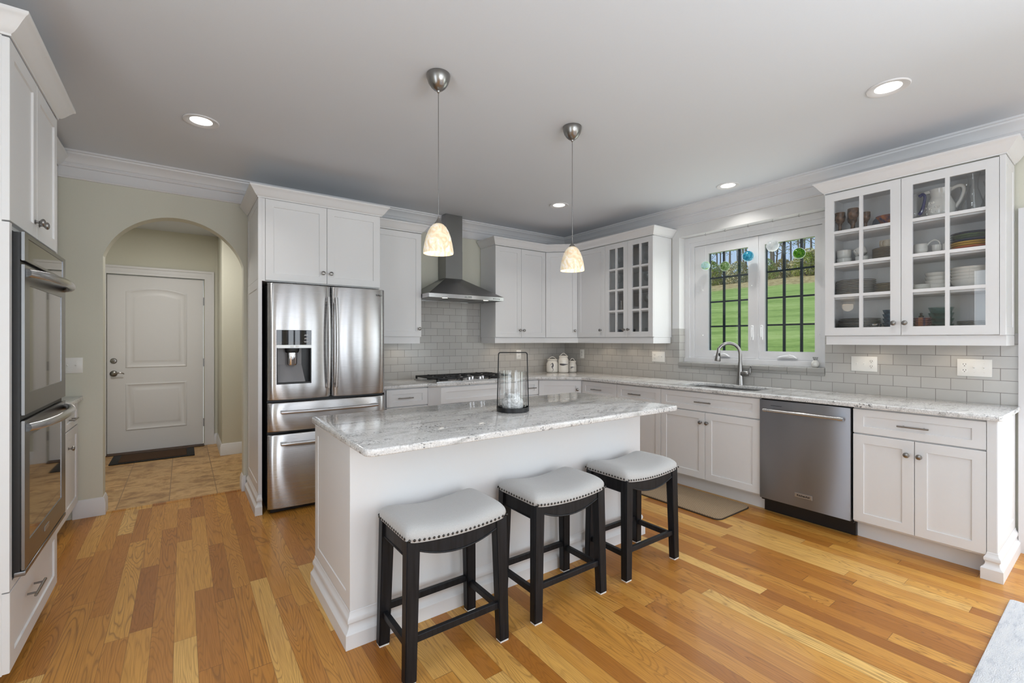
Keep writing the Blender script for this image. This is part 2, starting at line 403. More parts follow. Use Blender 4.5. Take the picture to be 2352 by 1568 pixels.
def rugm():
    g = G('pale_grey_rug'); p = g.pos()
    a = g.noise(g.scale(p, 9, 40, 1), 1.0, 5, .7); b = g.noise(p, 220, 2)
    c = g.ramp(a, [(.30, lin((178, 181, 188))), (.46, lin((212, 213, 216))), (.7, lin((226, 225, 224)))])
    c = g.mix(g.math('MULTIPLY', b, .3), c, lin((176, 176, 180))); g.set(Base_Color=c, Roughness=1.0); g.bump(b, .8, .004); return g.m
M['rug'] = rugm()
def mercury():
    g = G('frosted_mercury_glass'); nz = g.noise(g.pos(), 55, 4, .65)
    g.set(Base_Color=g.ramp(nz, [(.4, lin((172, 172, 172))), (.58, lin((232, 232, 232)))]), Roughness=.25); g.bump(nz, .5, .002); return g.m
M['mercury'] = mercury()
def swirl(name, a, b, c, sc=18, alpha=.5):
    """blown glass with colour swirls"""
    g = G(name); nz = g.noise(g.pos(), sc, 4, .6, 2.2)
    col = g.ramp(nz, [(.34, lin(a)), (.5, lin(b)), (.66, lin(c))])
    g.set(Base_Color=col, Roughness=.05); g.b.inputs['Coat Weight'].default_value = .6
    t = g.n('BsdfTransparent'); g.L(col, t.inputs[0]); tr = g.n('BsdfTranslucent'); g.L(col, tr.inputs[0])
    m1 = g.n('MixShader'); m1.inputs[0].default_value = .35; g.L(g.b.outputs[0], m1.inputs[1]); g.L(tr.outputs[0], m1.inputs[2])
    mx = g.n('MixShader'); mx.inputs[0].default_value = alpha; g.L(m1.outputs[0], mx.inputs[1]); g.L(t.outputs[0], mx.inputs[2])
    g.L(mx.outputs[0], g.out.inputs[0]); return g.m
def glaze(name, a, b, sc=25, rough=.2):
    g = G(name); nz = g.noise(g.pos(), sc, 4, .6, .8); g.set(Base_Color=g.ramp(nz, [(.38, lin(a)), (.62, lin(b))]), Roughness=rough); return g.m

# ------------------------------------------------------------------ the room shell
ZC = 2.719
def struct(mb, name, mat, parent=None, smooth=35, label=None):
    return mb.build(name, mat, parent, smooth, label, 'structure' if parent is None else None)
def sempty(name, label=None):
    o = bpy.data.objects.new(name, None); COL.objects.link(o); o['kind'] = 'structure'
    if label: o['label'] = label
    return o
b = MB(); b.box(-5.55, .3, -8.7, .015, -.1, 0); struct(b, 'floor', M['oak'])
b = MB(); b.box(-5.55, -2.5, .045, 2.6, -.1, -.001); struct(b, 'floor_hall', M['halltile'])
b = MB(); b.prism([(-4.752, .0155), (-3.832, .0155), (-3.832, .0445), (-4.752, .0445)], -.05, .006, .002); struct(b, 'trim_7', M['oak'])   # threshold strip
b = MB(); b.box(-5.55, .3, -8.7, .13, ZC, ZC+.15); struct(b, 'ceiling', M['ceil'])
b = MB(); b.box(-5.55, -2.5, .13, 2.6, 2.66, 2.8); struct(b, 'ceiling_hall', M['ceil'])

AX0, AX1, ASP, AAP = -4.757, -3.830, 1.975, 2.332
acx, ahw, ar = (AX0+AX1)/2, (AX1-AX0)/2, AAP-ASP
AR = (ahw*ahw+ar*ar)/(2*ar)
def arch_z(x): return AAP-AR+math.sqrt(max(AR*AR-(x-acx)**2, 0))
b = MB(); T = .13
b.box(-5.55, AX0, 0, T, 0, ZC); b.box(AX1, .3, 0, T, 0, ZC)
NA = 40; xs = [acx-ahw*math.cos(PI*i/NA) for i in range(NA+1)]
for yy, flip in ((0, 0), (T, 1)):
    lo = [b.v((x, yy, arch_z(x))) for x in xs]; hi = [b.v((x, yy, ZC)) for x in xs]
    for i in range(NA): b.f([lo[i], lo[i+1], hi[i+1], hi[i]])
lo0 = [b.v((x, 0, arch_z(x))) for x in xs]; lo1 = [b.v((x, T, arch_z(x))) for x in xs]
for i in range(NA): b.f([lo0[i], lo1[i], lo1[i+1], lo0[i+1]])
struct(b, 'wall_back', M['wall'], smooth=0)

WY0, WY1, WZ0, WZ1 = -1.781, -3.137, 1.10, 2.42      # kitchen window recess
PY0, PY1, PZ1 = -4.30, -6.30, 2.07                    # patio door opening
b = MB()
b.box(0, .3, WY0, .13, 0, ZC); b.box(0, .3, WY1, WY0, 0, WZ0-.052); b.box(0, .3, WY1, WY0, WZ1, ZC)
b.box(0, .3, PY0, WY1, 0, ZC); b.box(0, .3, PY1, PY0, PZ1, ZC); b.box(0, .3, -8.7, PY1, 0, ZC)
struct(b, 'wall_right', M['wall'], smooth=0)
b = MB(); LY0, LY1, LZ0, LZ1 = -3.24, -4.46, .45, 2.38
b.box(-5.55, -5.40, LY0, 0, 0, ZC); b.box(-5.55, -5.40, -8.7, LY1, 0, ZC); b.box(-5.55, -5.40, LY1, LY0, 0, LZ0); b.box(-5.55, -5.40, LY1, LY0, LZ1, ZC)
struct(b, 'wall_left', M['wall'], smooth=0)
wl = bpy.data.objects.new('window_5', None); COL.objects.link(wl); wl['kind'] = 'structure'; b = MB()  # unseen window, made up to go with the left fill light
for yq in (LY0, LY1+.06, (LY0+LY1)/2+.03): b.box(-5.50, -5.43, yq-.06, yq, LZ0, LZ1)
for zq in (LZ0, LZ1-.06): b.box(-5.498, -5.432, LY1+.06, LY0-.06, zq, zq+.06)
b.box(-5.40, -5.38, LY0, LY0+.09, LZ0-.09, LZ1+.09); b.box(-5.40, -5.38, LY1-.09, LY1, LZ0-.09, LZ1+.09); b.box(-5.40, -5.38, LY1, LY0, LZ1, LZ1+.09); b.box(-5.40, -5.38, LY1, LY0, LZ0-.09, LZ0)
b.build('frame', M['winwhite'], wl, 0)
b = MB(); b.box(-5.47, -5.466, LY1, LY0, LZ0, LZ1); b.build('pane', M['pane'], wl, 0)
RW = [(-4.45, 1.3), (-2.70, 1.3), (-.95, 1.3)]; RZ0, RZ1 = .14, 2.35
b = MB(); x = -5.55
for c, w in RW:
    b.box(x, c-w/2, -8.7, -8.5, 0, ZC); b.box(c-w/2, c+w/2, -8.7, -8.5, 0, RZ0); b.box(c-w/2, c+w/2, -8.7, -8.5, RZ1, ZC); x = c+w/2
b.box(x, .3, -8.7, -8.5, 0, ZC); struct(b, 'wall_front', M['wall'], smooth=0)
# hall behind the arch
b = MB(); b.box(-5.45, -5.30, .13, 2.5, 0, 2.66); struct(b, 'wall_hall_left', M['wall'], smooth=0)
b = MB(); b.box(-5.30, -4.975, 2.33, 2.5, 0, 2.66); b.box(-4.975, -4.048, 2.33, 2.5, 2.10, 2.66); b.box(-4.048, -3.90, 2.33, 2.5, 0, 2.66); struct(b, 'wall_hall_back', M['wall'], smooth=0)
b = MB(); b.box(-3.90, -2.45, 1.57, 2.5, 0, 2.66, .02, 3); struct(b, 'wall_hall_right', M['wall'])
b = MB(); b.box(-2.6, -2.45, .13, 1.57, 0, 2.66); struct(b, 'wall_hall_side', M['wall'], smooth=0)

# crown moulding with frieze
cp = [(0, -.194), (.014, -.194), (.019, -.186), (.014, -.177), (.012, -.170), (.012, -.112), (.022, -.108), (.027, -.098), (.022, -.089), (.022, -.083),
      (.030, -.078), (.036, -.062), (.050, -.044), (.068, -.032), (.076, -.026), (.079, -.016), (.090, -.013), (.090, 0), (0, 0)]
b = MB(); b.sweep([(-5.40, -8.5), (-5.40, 0), (0, 0), (0, -8.5)], [(o, ZC+z) for o, z in cp]); struct(b, 'trim_1', M['trim'])
# skirting
bp = [(0, 0), (.016, 0), (.016, .098), (.012, .106), (.012, .116), (.006, .128), (.004, .134), (0, .134)]
for nm, path in (('baseboard_back', [(-4.925, 0), (AX0, 0), (AX0, T)]), ('baseboard_arch', [(AX1, T), (AX1, 0), (-3.812, 0)]),
                 ('baseboard_hall', [(-3.945, 2.33), (-3.90, 2.33), (-3.90, 1.57), (-2.6, 1.57)]), ('baseboard_right', [(0, -4.165), (0, -4.199)]),
                 ('baseboard_left', [(-5.40, -8.5), (-5.40, -2.2)])):
    b = MB(); b.sweep(path, bp); struct(b, nm, M['trim'])
# white painted reveal; wall round the kitchen window, its whitening by light painted in
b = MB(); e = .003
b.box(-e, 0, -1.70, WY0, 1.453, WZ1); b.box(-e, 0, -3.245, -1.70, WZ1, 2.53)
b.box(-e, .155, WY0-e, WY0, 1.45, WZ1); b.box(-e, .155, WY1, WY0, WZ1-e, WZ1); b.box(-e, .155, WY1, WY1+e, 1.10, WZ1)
struct(b, 'trim_whitened_wall', M['wallwhitened'], smooth=0)
# tile splashback
b = MB(); b.box(-2.83, -.0075, -.007, -.0005, .914, 1.37); b.box(-2.285, -1.375, -.007, -.0005, 1.37, 1.85); struct(b, 'wall_tile_back', M['tilex'], smooth=0)
b = MB(); b.box(-.007, -.0005, WY0, -.0005, .914, 1.452); b.box(-.007, -.0005, WY1, WY0, .914, 1.035); b.box(-.007, -.0005, -4.199, WY1, .914, 1.373)
struct(b, 'wall_tile_right', M['tiley'], smooth=0)
b = MB(); b.box(-.0069, .099, WY0-.007, WY0-.0005, 1.10, 1.4519); struct(b, 'wall_tile_reveal', M['tilex'], smooth=0)
b = MB()   # bullnose sill tiles, one every 15.5 cm
y = WY0-.001
while y > WY1+.02:
    y2 = max(y-.153, WY1+.001)
    prof = [(-.004, 1.032), (-.012, 1.036), (-.014, 1.046), (-.011, 1.056), (-.018, 1.064), (-.019, 1.084), (-.014, 1.096), (-.004, 1.1), (.15, 1.1), (.15, 1.05), (-.004, 1.05)]
    A = [b.v((px, y, pz)) for px, pz in prof]; B = [b.v((px, y2+.0022, pz)) for px, pz in prof]
    for k in range(len(prof)): b.f([A[k], A[(k+1) % len(prof)], B[(k+1) % len(prof)], B[k]])
    b.f(A); b.f(B[::-1]); y = y2
struct(b, 'trim_3', paint('grey_sill_tile', (160, 158, 154), .2))

# ------------------------------------------------------------------ kitchen window (two casements)
win = sempty('window_1', 'white casement window pair over the sink')
b = MB()
fo = [(WY0-.008, 1.1005), (WY1+.008, 1.1005), (WY1+.008, 2.412), (WY0-.008, 2.412)]
def ring(b, y0, y1, z0, z1, wl, wr, wb, wt, x0, x1):
    b.box(x0, x1, y0, y0-wl, z0, z1); b.box(x0, x1, y1+wr, y1, z0, z1)
    b.box(x0, x1, y0-wl, y1+wr, z0, z0+wb); b.box(x0, x1, y0-wl, y1+wr, z1-wt, z1)
ring(b, WY0-.004, WY1+.004, 1.1005, 2.415, .055, .03, .04, .055, .100, .20)
ring(b, WY0-.059, WY1+.034, 1.14, 2.36, .045, .03, .012, .045, .112, .20)
b.box(.08, .2, WY0-.004, WY1+.004, 1.1005, 1.145)
b.box(.118, .20, -2.520, -2.545, 1.15, 2.31)
b.build('outer_frame', M['winwhite'], win, 0)
for (y0, y1, gy0, gy1, ms) in ((-1.887, -2.519, -2.039, -2.446, (-2.19, -2.345)), (-2.546, -3.072, -2.601, -3.013, (-2.755, -2.898))):
    b = MB(); ring(b, y0, y1, 1.153, 2.312, y0-gy0, gy1-y1, .073, .09, .125, .18)
    b.box(.1251, .129, gy0+.012, gy1-.012, 1.214, 1.2255)
    sash = b.build('sash', M['winwhite'], win, 0)
    b = MB(); b.box(.140, .1415, gy0, gy1, 1.226, 2.222); b.build('pane', M['pane'], sash, 0)
    b = MB()
    for m in ms: b.box(.150, .166, m-.010, m+.010, 1.226, 2.222)
    for z in (1.965, 1.721, 1.470): b.box(.151, .165, gy0, gy1, z-.008, z+.008)
    for q in (gy0, gy1): b.box(.150, .166, q-.006, q+.006, 1.226, 2.222)
    b.build('muntins', M['muntin'], sash, 0)
    for q, z in ((gy0+.06, 1.85), (gy0+.06, 1.38), (gy1-.035, 1.85), (gy1-.035, 1.38)):
        b = MB(); b.lathe([(0, 0), (.005, 0), (.005, .003), (.003, .009), (.0045, .013), (0, .014)], (.1248, q, z), 8, (-1, 0, 0)); b.build('screen_pin', M['plastic'], sash)
for y in (-2.19, -2.80):
    b = MB(); b.prism([(y+.085, 1.166), (y+.06, 1.185), (y-.02, 1.200), (y-.055, 1.192), (y-.085, 1.168)], .085, .122, .004)
    for v in b.bm.verts: v.co = Vector((v.co.z, v.co.x, v.co.y))
    b.tube([(.09, y-.03, 1.186), (.074, y+.02, 1.183), (.072, y+.06, 1.172)], .006, 8)
    b.build('crank_handle', M['winwhite'], win)
for y in (-2.487, -2.575):
    b = MB(); b.box(.112, .1255, y-.011, y+.011, 1.33, 1.47, .004); b.tube([(.108, y, 1.45), (.098, y, 1.42), (.100, y, 1.36)], [.005, .006, .005], 8, flat=.7); b.build('lock_lever', M['winwhite'], win)

# ------------------------------------------------------------------ windows and patio door of the room behind the camera
for i, (c, w) in enumerate(RW):
    wr = sempty('window_%d' % (i+2)); b = MB()
    x0, x1 = c-w/2, c+w/2
    for q in (x0, x1-.05, c-.025): b.box(q, q+.05, -8.6, -8.52, RZ0, RZ1)
    for z in (RZ0, RZ1-.05, (RZ0+RZ1)/2):
        b.box(x0+.05, c-.025, -8.598, -8.522, z, z+.05); b.box(c+.025, x1-.05, -8.598, -8.522, z, z+.05)
    b.box(x0-.09, x0, -8.5, -8.48, RZ0-.1, RZ1+.09); b.box(x1, x1+.09, -8.5, -8.48, RZ0-.1, RZ1+.09)
    b.box(x0, x1, -8.5, -8.48, RZ1, RZ1+.09); b.box(x0-.12, x1+.12, -8.5, -8.46, RZ0-.03, RZ0)
    b.build('frame', M['winwhite'], wr, 0)
    b = MB(); b.box(x0, x1, -8.56, -8.556, RZ0, RZ1); b.build('pane', M['pane'], wr, 0)
pd = sempty('door_2'); b = MB()
for y0, y1 in ((PY0, PY0-.10), (-5.25, -5.35), (PY1+.10, PY1)): b.box(.08, .13, y0, y1, 0, PZ1)
for y0, y1 in ((PY0-.10, -5.25), (-5.35, PY1+.10)): b.box(.08, .13, y0, y1, 0, .12); b.box(.08, .13, y0, y1, PZ1-.1, PZ1)
b.build('frame', M['winwhite'], pd, 0)
b = MB(); b.box(.10, .104, PY0-.1, PY1+.1, .12, PZ1-.1); b.build('pane', M['pane'], pd, 0)
b = MB(); cz = PZ1+.085     # casing with a stepped profile
for o0, o1, t in ((0, .1, .016), (.0705, .1005, .024), (.005, .02, .021)):
    b.box(-t, -.0005, PY0+o0, PY0+o1, 0, PZ1+o1-.015); b.box(-t, -.0005, PY1-o1, PY1-o0, 0, PZ1+o1-.015); b.box(-t, -.0005, PY1-o0, PY0+o0, PZ1+o0-.015+.0, PZ1+o1-.015)
struct(b, 'trim_4', M['trim'], smooth=0)

# ------------------------------------------------------------------ hall door
door = sempty('door_1', 'white two-panel entry door in the hall behind the arch')
DY = 2.345
b = MB(); b.box(-4.972, -4.053, DY, DY+.045, .012, 2.095, .002); leaf = b.build('leaf', M['trim'], door, 0)
def panel_outline(x0, x1, z0, z1, camber, ins, n=12):
    x0, x1, z0, z1 = x0+ins, x1-ins, z0+ins, z1-ins
    pts = [(x0, z0), (x1, z0)]
    for i in range(n+1):
        t = i/n; pts.append((x1+(x0-x1)*t, z1+camber*(1-(2*t-1)**2)))
    return pts
for x0, x1, z0, z1, cam_ in ((-4.808, -4.222, 1.003, 1.905, .05), (-4.808, -4.222, .266, .818, 0)):
    b = MB(); prev = None
    for ins, dy in ((0, .0005), (.004, -.006), (.012, -.008), (.022, -.004), (.030, -.0012), (.062, -.0012), (.074, -.0065), (.09, -.0075)):
        cur = [b.v((px, DY+dy, pz)) for px, pz in panel_outline(x0, x1, z0, z1, cam_, ins)]
        if prev:
            for k in range(len(cur)): b.f([prev[k], prev[(k+1) % len(cur)], cur[(k+1) % len(cur)], cur[k]])
        prev = cur
    b.f(prev); b.build('panel', M['trim'], leaf, 25)
b = MB()
for o0, o1, t in ((0, .1, .016), (.075, .1, .026), (.0, .018, .022), (.03, .06, .019)):
    X0, X1, Z1 = -4.975, -4.040, 2.10
    b.box(X1+o0, X1+o1, DY-.015-t, DY-.0155, 0, Z1+o1); b.box(X0-o1, X0-o0, DY-.015-t, DY-.0155, 0, Z1+o1); b.box(X0-o0, X1+o0, DY-.015-t, DY-.0155, Z1+o0, Z1+o1)
b.build('casing', M['trim'], door, 0)
for z in (1.821, 1.048, .288):
    b = MB(); b.cyl((-4.046, DY-.010, z-.05), (-4.046, DY-.010, z+.05), .007, 10); b.box(-4.052, -4.042, DY-.006, DY+.001, z-.05, z+.05); b.build('hinge', M['nickel'], door)
b = MB(); b.lathe([(0, 0), (.03, 0), (.031, .006), (.024, .012), (.012, .013), (.011, .02), (0, .021)], (-4.914, DY, 1.089), 20, (0, -1, 0)); b.box(-4.925, -4.903, DY-.034, DY-.018, 1.085, 1.093, .002); b.build('deadbolt', M['nickel'], leaf)
b = MB(); b.lathe([(0, 0), (.034, 0), (.035, .006), (.028, .014), (.013, .02), (.012, .045), (0, .046)], (-4.914, DY, .941), 20, (0, -1, 0))
b.tube([(-4.914, DY-.045, .941), (-4.885, DY-.05, .948), (-4.855, DY-.05, .952), (-4.83, DY-.046, .945), (-4.818, DY-.04, .935)], [.008, .008, .007, .006, .005], 8); b.build('lever_handle', M['nickel'], leaf)
b = MB(); b.box(-4.975, -4.045, 2.25, 2.40, 0, .011, .004); b.build('threshold', paint('brown_threshold', (74, 50, 32), .5), door)

# ------------------------------------------------------------------ cabinets
R_RIGHT, R_LEFT = -PI/2, PI/2
def knob(parent, x, z, y=-.0202):
    b = MB()
    b.lathe([(0, 0), (.0095, 0), (.0098, .002), (.0055, .004), (.005, .012), (.009, .016), (.0145, .020), (.0165, .025), (.0145, .030), (.008, .033), (0, .0335)], (x, y, z), 16, (0, -1, 0))
    return b.build('knob', M['nickel'], parent, 40)
def pull(parent, xc, z, L=.15, y=-.0202):
    b = MB(); b.cyl((xc-L/2, y-.030, z), (xc+L/2, y-.030, z), .0055, 12)
    for s in (-1, 1): b.cyl((xc+s*L*.32, y, z), (xc+s*L*.32, y-.030, z), .0045, 10)
    return b.build('pull', M['nickel'], parent)
def put_fronts(root, fronts, g=.0015):
    for fr in fronts:
        kind, x0, x1, z0, z1, hw = fr[:6]
        b = MB()
        if kind == 'glass':
            b.glass_frame(x0+g, x1-g, z0+g, z1-g, fr[6], fr[7], rail=fr[8] if len(fr) > 8 else .057)
            d = b.build('door', M['cab'], root, 0)
            r = fr[8] if len(fr) > 8 else .057
            b = MB(); b.box(x0+r-.004, x1-r+.004, -.008, -.005, z0+r-.004, z1-r+.004); b.build('pane', M['cabpane'], d, 0)
        elif kind == 'slab':
            b.box(x0+g, x1-g, -.02, 0, z0+g, z1-g, .0015); d = b.build('filler', M['cab'], root, 0)
        else:
            b.shaker(x0+g, x1-g, z0+g, z1-g, rb=(.045 if kind == 'drawer' and z1-z0 < .2 else None)); d = b.build(kind, M['cab'], root, 0)
        for h in (hw or []):
            if h[0] == 'knob': knob(d, h[1], h[2])
            else: pull(d, h[1], h[2], *(h[3:4]))
CORN = [(0, 0), (.004, 0), (.004, .008), (.014, .014), (.024, .026), (.040, .050), (.052, .066), (.058, .070), (.060, .073), (.060, .082), (0, .082)]
def cornice(path, z, parent=None, mat='cab', prof=CORN):
    b = MB(); b.sweep(path, [(o, z+q) for o, q in prof]); return b.build('cornice', M[mat], parent, 30)
def cabinet(name, label, loc, rz, w, d, z0, z1, fronts, cat='cabinet', toe=0, hollow=None, group=None, toew=None):
    root = thing(name, label, cat, loc, rz, group)
    e = .0006; b = MB()
    if hollow == 'sink':
        t = .018
        b.box(e, t, 0, d, toe, z1); b.box(w-t, w-e, 0, d, toe, z1); b.box(t, w-t, 0, d, toe, toe+t); b.box(t, w-t, d-.006, d, toe+t, z1); b.box(t, w-t, 0, .02, toe+t, z1)
        body = b.build('body', M['cab'], root, 0)
    elif hollow:
        t = .018
        b.box(e, t, 0, d, z0, z1); b.box(w-t, w-e, 0, d, z0, z1); b.box(t, w-t, 0, d, z0, z0+t); b.box(t, w-t, 0, d, z1-t, z1); b.box(t, w-t, d-.006, d, z0+t, z1-t)
        body = b.build('body', M['cab'] if hollow == 'w' else M['cabin'], root, 0)
    else:
        b.box(e, w-e, 0, d, z0 if not toe else toe, z1); body = b.build('body', M['cab'], root, 0)
    if toe:
        b = MB(); b.box(e, w-e, .068, .085, 0, toe); b.build('toe_kick', M['cab'], root, 0)
    put_fronts(root, fronts)
    return root
ZB, ZD0, ZD1, ZDR0, ZDR1 = .115, .127, .707, .713, .874      # base cabinet levels
ZTOPB = .8835
UZ0, UZ1 = 1.360, 2.420                                         # wall cabinet levels
KB, KU, PZ = .619, 1.446, .793

# right-hand run below the window, from the corner towards the camera
XB = -.608
cabinet('base_cabinet', 'white base cabinet with drawer and door just right of the diagonal corner cabinet', (XB, -.963, 0), R_RIGHT, .508, .596, ZB, ZTOPB,
    [('drawer', 0, .508, ZDR0, ZDR1, [('pull', .243, PZ, .15)]), ('door', 0, .508, ZD0, ZD1, [('knob', .46, KB)])], toe=ZB)
cabinet('base_cabinet', 'white base cabinet with drawer and door immediately left of the sink cabinet', (XB, -1.472, 0), R_RIGHT, .535, .596, ZB, ZTOPB,
    [('drawer', 0, .535, ZDR0, ZDR1, [('pull', .247, PZ, .15)]), ('door', 0, .535, ZD0, ZD1, [('knob', .04, KB)])], toe=ZB)
sc_ = cabinet('sink_cabinet', 'wide white two-door cabinet under the sink, left of the dishwasher', (XB, -2.008, 0), R_RIGHT, .906, .596, ZB, ZTOPB,
    [('drawer', 0, .906, ZDR0, ZDR1, [('pull', .437, PZ, .15)]), ('door', 0, .446, ZD0, ZD1, [('knob', .410, KB)]), ('door', .446, .906, ZD0, ZD1, [('knob', .468, KB)])], toe=ZB, hollow='sink')
rb = cabinet('base_cabinet', 'white two-door base cabinet with panelled end, right of the dishwasher', (XB, -3.517, 0), R_RIGHT, .626, .596, ZB, ZTOPB,
    [('drawer', 0, .626, ZDR0, ZDR1, [('pull', .313, PZ, .15)]), ('door', 0, .316, ZD0, ZD1, [('knob', .282, KB)]), ('door', .316, .626, ZD0, ZD1, [('knob', .342, KB)])], toe=ZB)
def yz_panel(b, frame):       # next shaker is drawn through this matrix
    b.M = frame
IBM = [(0, 0), (.024, 0), (.024, .062), (.021, .067), (.014, .073), (.009, .082), (.007, .094), (.009, .101), (.013, .106), (.013, .120), (.010, .126), (.004, .134), (.002, .148), (0, .150)]
b = MB(); b.box(.627, .665, -.022, .596, 0, ZTOPB)                       # end panel, seen on its far side from the room
b.M = Matrix.Translation((.665, 0, 0)) @ Matrix.Rotation(PI/2, 4, 'Z')
b.shaker(-.020, .594, .15, ZTOPB, y=-.004, th=.004, rail=.065, rec=.0035)
b.M = None
b.build('end_panel', M['cab'], rb, 0)
b = MB(); b.sweep([(.628, .05), (.628, -.022), (.669, -.022), (.669, .594)], IBM); b.build('base_moulding', M['cab'], rb, 30)

# back run
YB = -.612
cabinet('base_cabinet', 'white drawer cabinet between the refrigerator and the cooktop', (-2.780, YB, 0), 0, .424, .600, ZB, ZTOPB,
    [('drawer', .012, .424, ZDR0, ZDR1, [('pull', .189, PZ, .15)]), ('drawer', .012, .424, .42, ZD1, [('pull', .2, .56, .15)]), ('drawer', .012, .424, ZD0, .414, [('pull', .2, .27, .15)])], toe=ZB)
ck = cabinet('cooktop_cabinet', 'white base cabinet bumped forward beneath the gas cooktop', (-2.262, -.695, 0), 0, .895, .68, ZB, ZTOPB,
    [('drawer', 0, .895, ZDR0, ZDR1, None), ('door', 0, .447, ZD0, ZD1, [('knob', .41, KB)]), ('door', .447, .895, ZD0, ZD1, [('knob', .485, KB)])], toe=ZB)
b = MB(); b.prism([(-.094, .063), (-.0005, -.022), (-.0005, .3), (-.094, .3)], ZB, ZTOPB); b.build('angled_filler', M['cab'], ck, 0)
b = MB(); b.prism([(.8955, -.022), (.993, .063), (.993, .3), (.8955, .3)], ZB, ZTOPB); b.build('angled_filler', M['cab'], ck, 0)
cabinet('base_cabinet', 'narrow white drawer cabinet between the cooktop and the diagonal corner cabinet', (-1.267, YB, 0), 0, .283, .600, ZB, ZTOPB,
    [('drawer', 0, .283, ZDR0, ZDR1, [('pull', .170, PZ, .12)]), ('door', 0, .283, ZD0, ZD1, [('knob', .04, KB)])], toe=ZB)
def diag_cab(name, label, p, q, corner, z0, z1, fronts, toe=0):
    """corner unit with its front on the line p-q; corner = the other outline points in world xy"""
    ang = math.atan2(q[1]-p[1], q[0]-p[0]); w = math.hypot(q[0]-p[0], q[1]-p[1])
    root = thing(name, label, 'cabinet', (p[0], p[1], 0), ang)
    def loc(c): dx, dy = c[0]-p[0], c[1]-p[1]; return (dx*math.cos(ang)+dy*math.sin(ang), -dx*math.sin(ang)+dy*math.cos(ang))
    pts = [(0, 0), (w, 0)]+[loc(c) for c in corner]
    b = MB(); b.prism(pts, toe or z0, z1); b.build('body', M['cab'], root, 0)
    if toe: b = MB(); b.box(-.04, w+.04, .07, .085, 0, toe); b.build('toe_kick', M['cab'], root, 0)
    put_fronts(root, fronts(w)); return root
diag_cab('corner_base_cabinet', 'white diagonal corner base cabinet below the three canisters', (-.978, -.618), (-.618, -.956), [(-.615, -.9615), (-.009, -.9615), (-.009, -.009), (-.983, -.009), (-.983, -.613)], ZB, ZTOPB,
    lambda w: [('door', .008, w-.008, ZD0, ZDR1, [('knob', w-.05, .775)])], ZB)

# wall cabinets
YU = -.310
lu = cabinet('wall_cabinet', 'white single-door wall cabinet between the refrigerator and the range hood', (-2.840, YU, 0), 0, .555, .300, UZ0, UZ1,
    [('door', .0, .555, UZ0+.003, UZ1-.003, [('knob', .528, KU)])])
cornice([(0, -.021), (.556, -.021), (.556, .29)], UZ1, lu)
b = MB(); b.sweep([(.001, .0), (.547, .0), (.547, .295)], [(0, UZ0), (0, UZ0-.064), (-.016, UZ0-.064), (-.016, UZ0)]); b.build('light_rail', M['cab'], lu, 0)
cabinet('wall_cabinet', 'white two-door wall cabinet immediately right of the range hood', (-1.372, YU, 0), 0, .751, .300, UZ0, UZ1,
    [('door', 0, .372, UZ0+.003, UZ1-.003, [('knob', .345, KU)]), ('door', .372, .751, UZ0+.003, UZ1-.003, [('knob', .402, KU)])])
XU = -.309
diag_cab('corner_wall_cabinet', 'white diagonal corner wall cabinet with a single door above the canisters', (-.617, -.312), (-.311, -.582), [(-.309, -.5845), (-.009, -.5845), (-.009, -.009), (-.6195, -.009), (-.6195, -.310)], UZ0, UZ1,
    lambda w: [('door', .010, w-.010, UZ0+.003, UZ1-.003, [('knob', w-.038, KU)])])
cabinet('wall_cabinet', 'white solid-door wall cabinet left of the small-paned glassware cabinet', (XU, -.586, 0), R_RIGHT, .450, .298, UZ0, UZ1,
    [('door', 0, .450, UZ0+.003, UZ1-.003, [('knob', .39, KU)])])
gc = cabinet('glass_front_cabinet', 'white wall cabinet with small-paned glass doors left of the window, holding stemware', (XU, -1.0365, 0), R_RIGHT, .660, .298, UZ0, UZ1,
    [('glass', 0, .330, UZ0+.003, UZ1-.003, [('knob', .287, KU)], 2, 4), ('glass', .330, .660, UZ0+.003, UZ1-.003, [('knob', .347, KU)], 2, 4)], hollow='w')
SHZ = [UZ0+.018, 1.652, 1.890, 2.128]          # tops of the floors inside the glazed cabinets
for z in SHZ[1:]: b = MB(); b.box(.0185, .6415, .012, .290, z-.018, z); b.build('shelf', M['cabin'], gc, 0)
for y0, y1 in ((-.010, .010),): b = MB(); b.box(.320, .340, .0, .019, UZ0+.018, UZ1-.018); b.build('centre_stile', M['cab'], gc, 0)
ge = cabinet('glass_front_cabinet', 'large white wall cabinet with glass doors right of the window, full of crockery', (XU, -3.248, 0), R_RIGHT, .908, .298, UZ0, UZ1+.01,
    [('glass', 0, .451, UZ0+.003, UZ1+.004, [('knob', .413, KU)], 2, 4), ('glass', .451, .908, UZ0+.003, UZ1+.004, [('knob', .473, KU)], 2, 4)], hollow='w')
for z in SHZ[1:]: b = MB(); b.box(.0185, .8895, .012, .290, z-.018, z); b.build('shelf', M['cabin'], ge, 0)
b = MB(); b.box(.436, .466, 0, .019, UZ0+.018, UZ1-.01); b.build('centre_stile', M['cab'], ge, 0)
b = MB(); b.box(.9085, .930, -.020, .298, UZ0-.001, UZ1+.01)
b.M = Matrix.Translation((.930, 0, 0)) @ Matrix.Rotation(PI/2, 4, 'Z'); b.shaker(-.020, .298, UZ0, UZ1+.01, y=-.004, th=.004, rail=.05, rec=.0035); b.M = None
b.build('end_panel', M['cab'], ge, 0)
cornice([(-.001, .29), (-.001, -.021), (.935, -.021), (.935, .29)], UZ1+.011, ge)
b = MB(); b.sweep([(.004, .295), (.004, -.004), (.934, -.004), (.934, .295)], [(0, UZ0-.002), (0, UZ0-.064), (-.016, UZ0-.064), (-.016, UZ0-.002)]); b.build('light_rail', M['cab'], ge, 0)
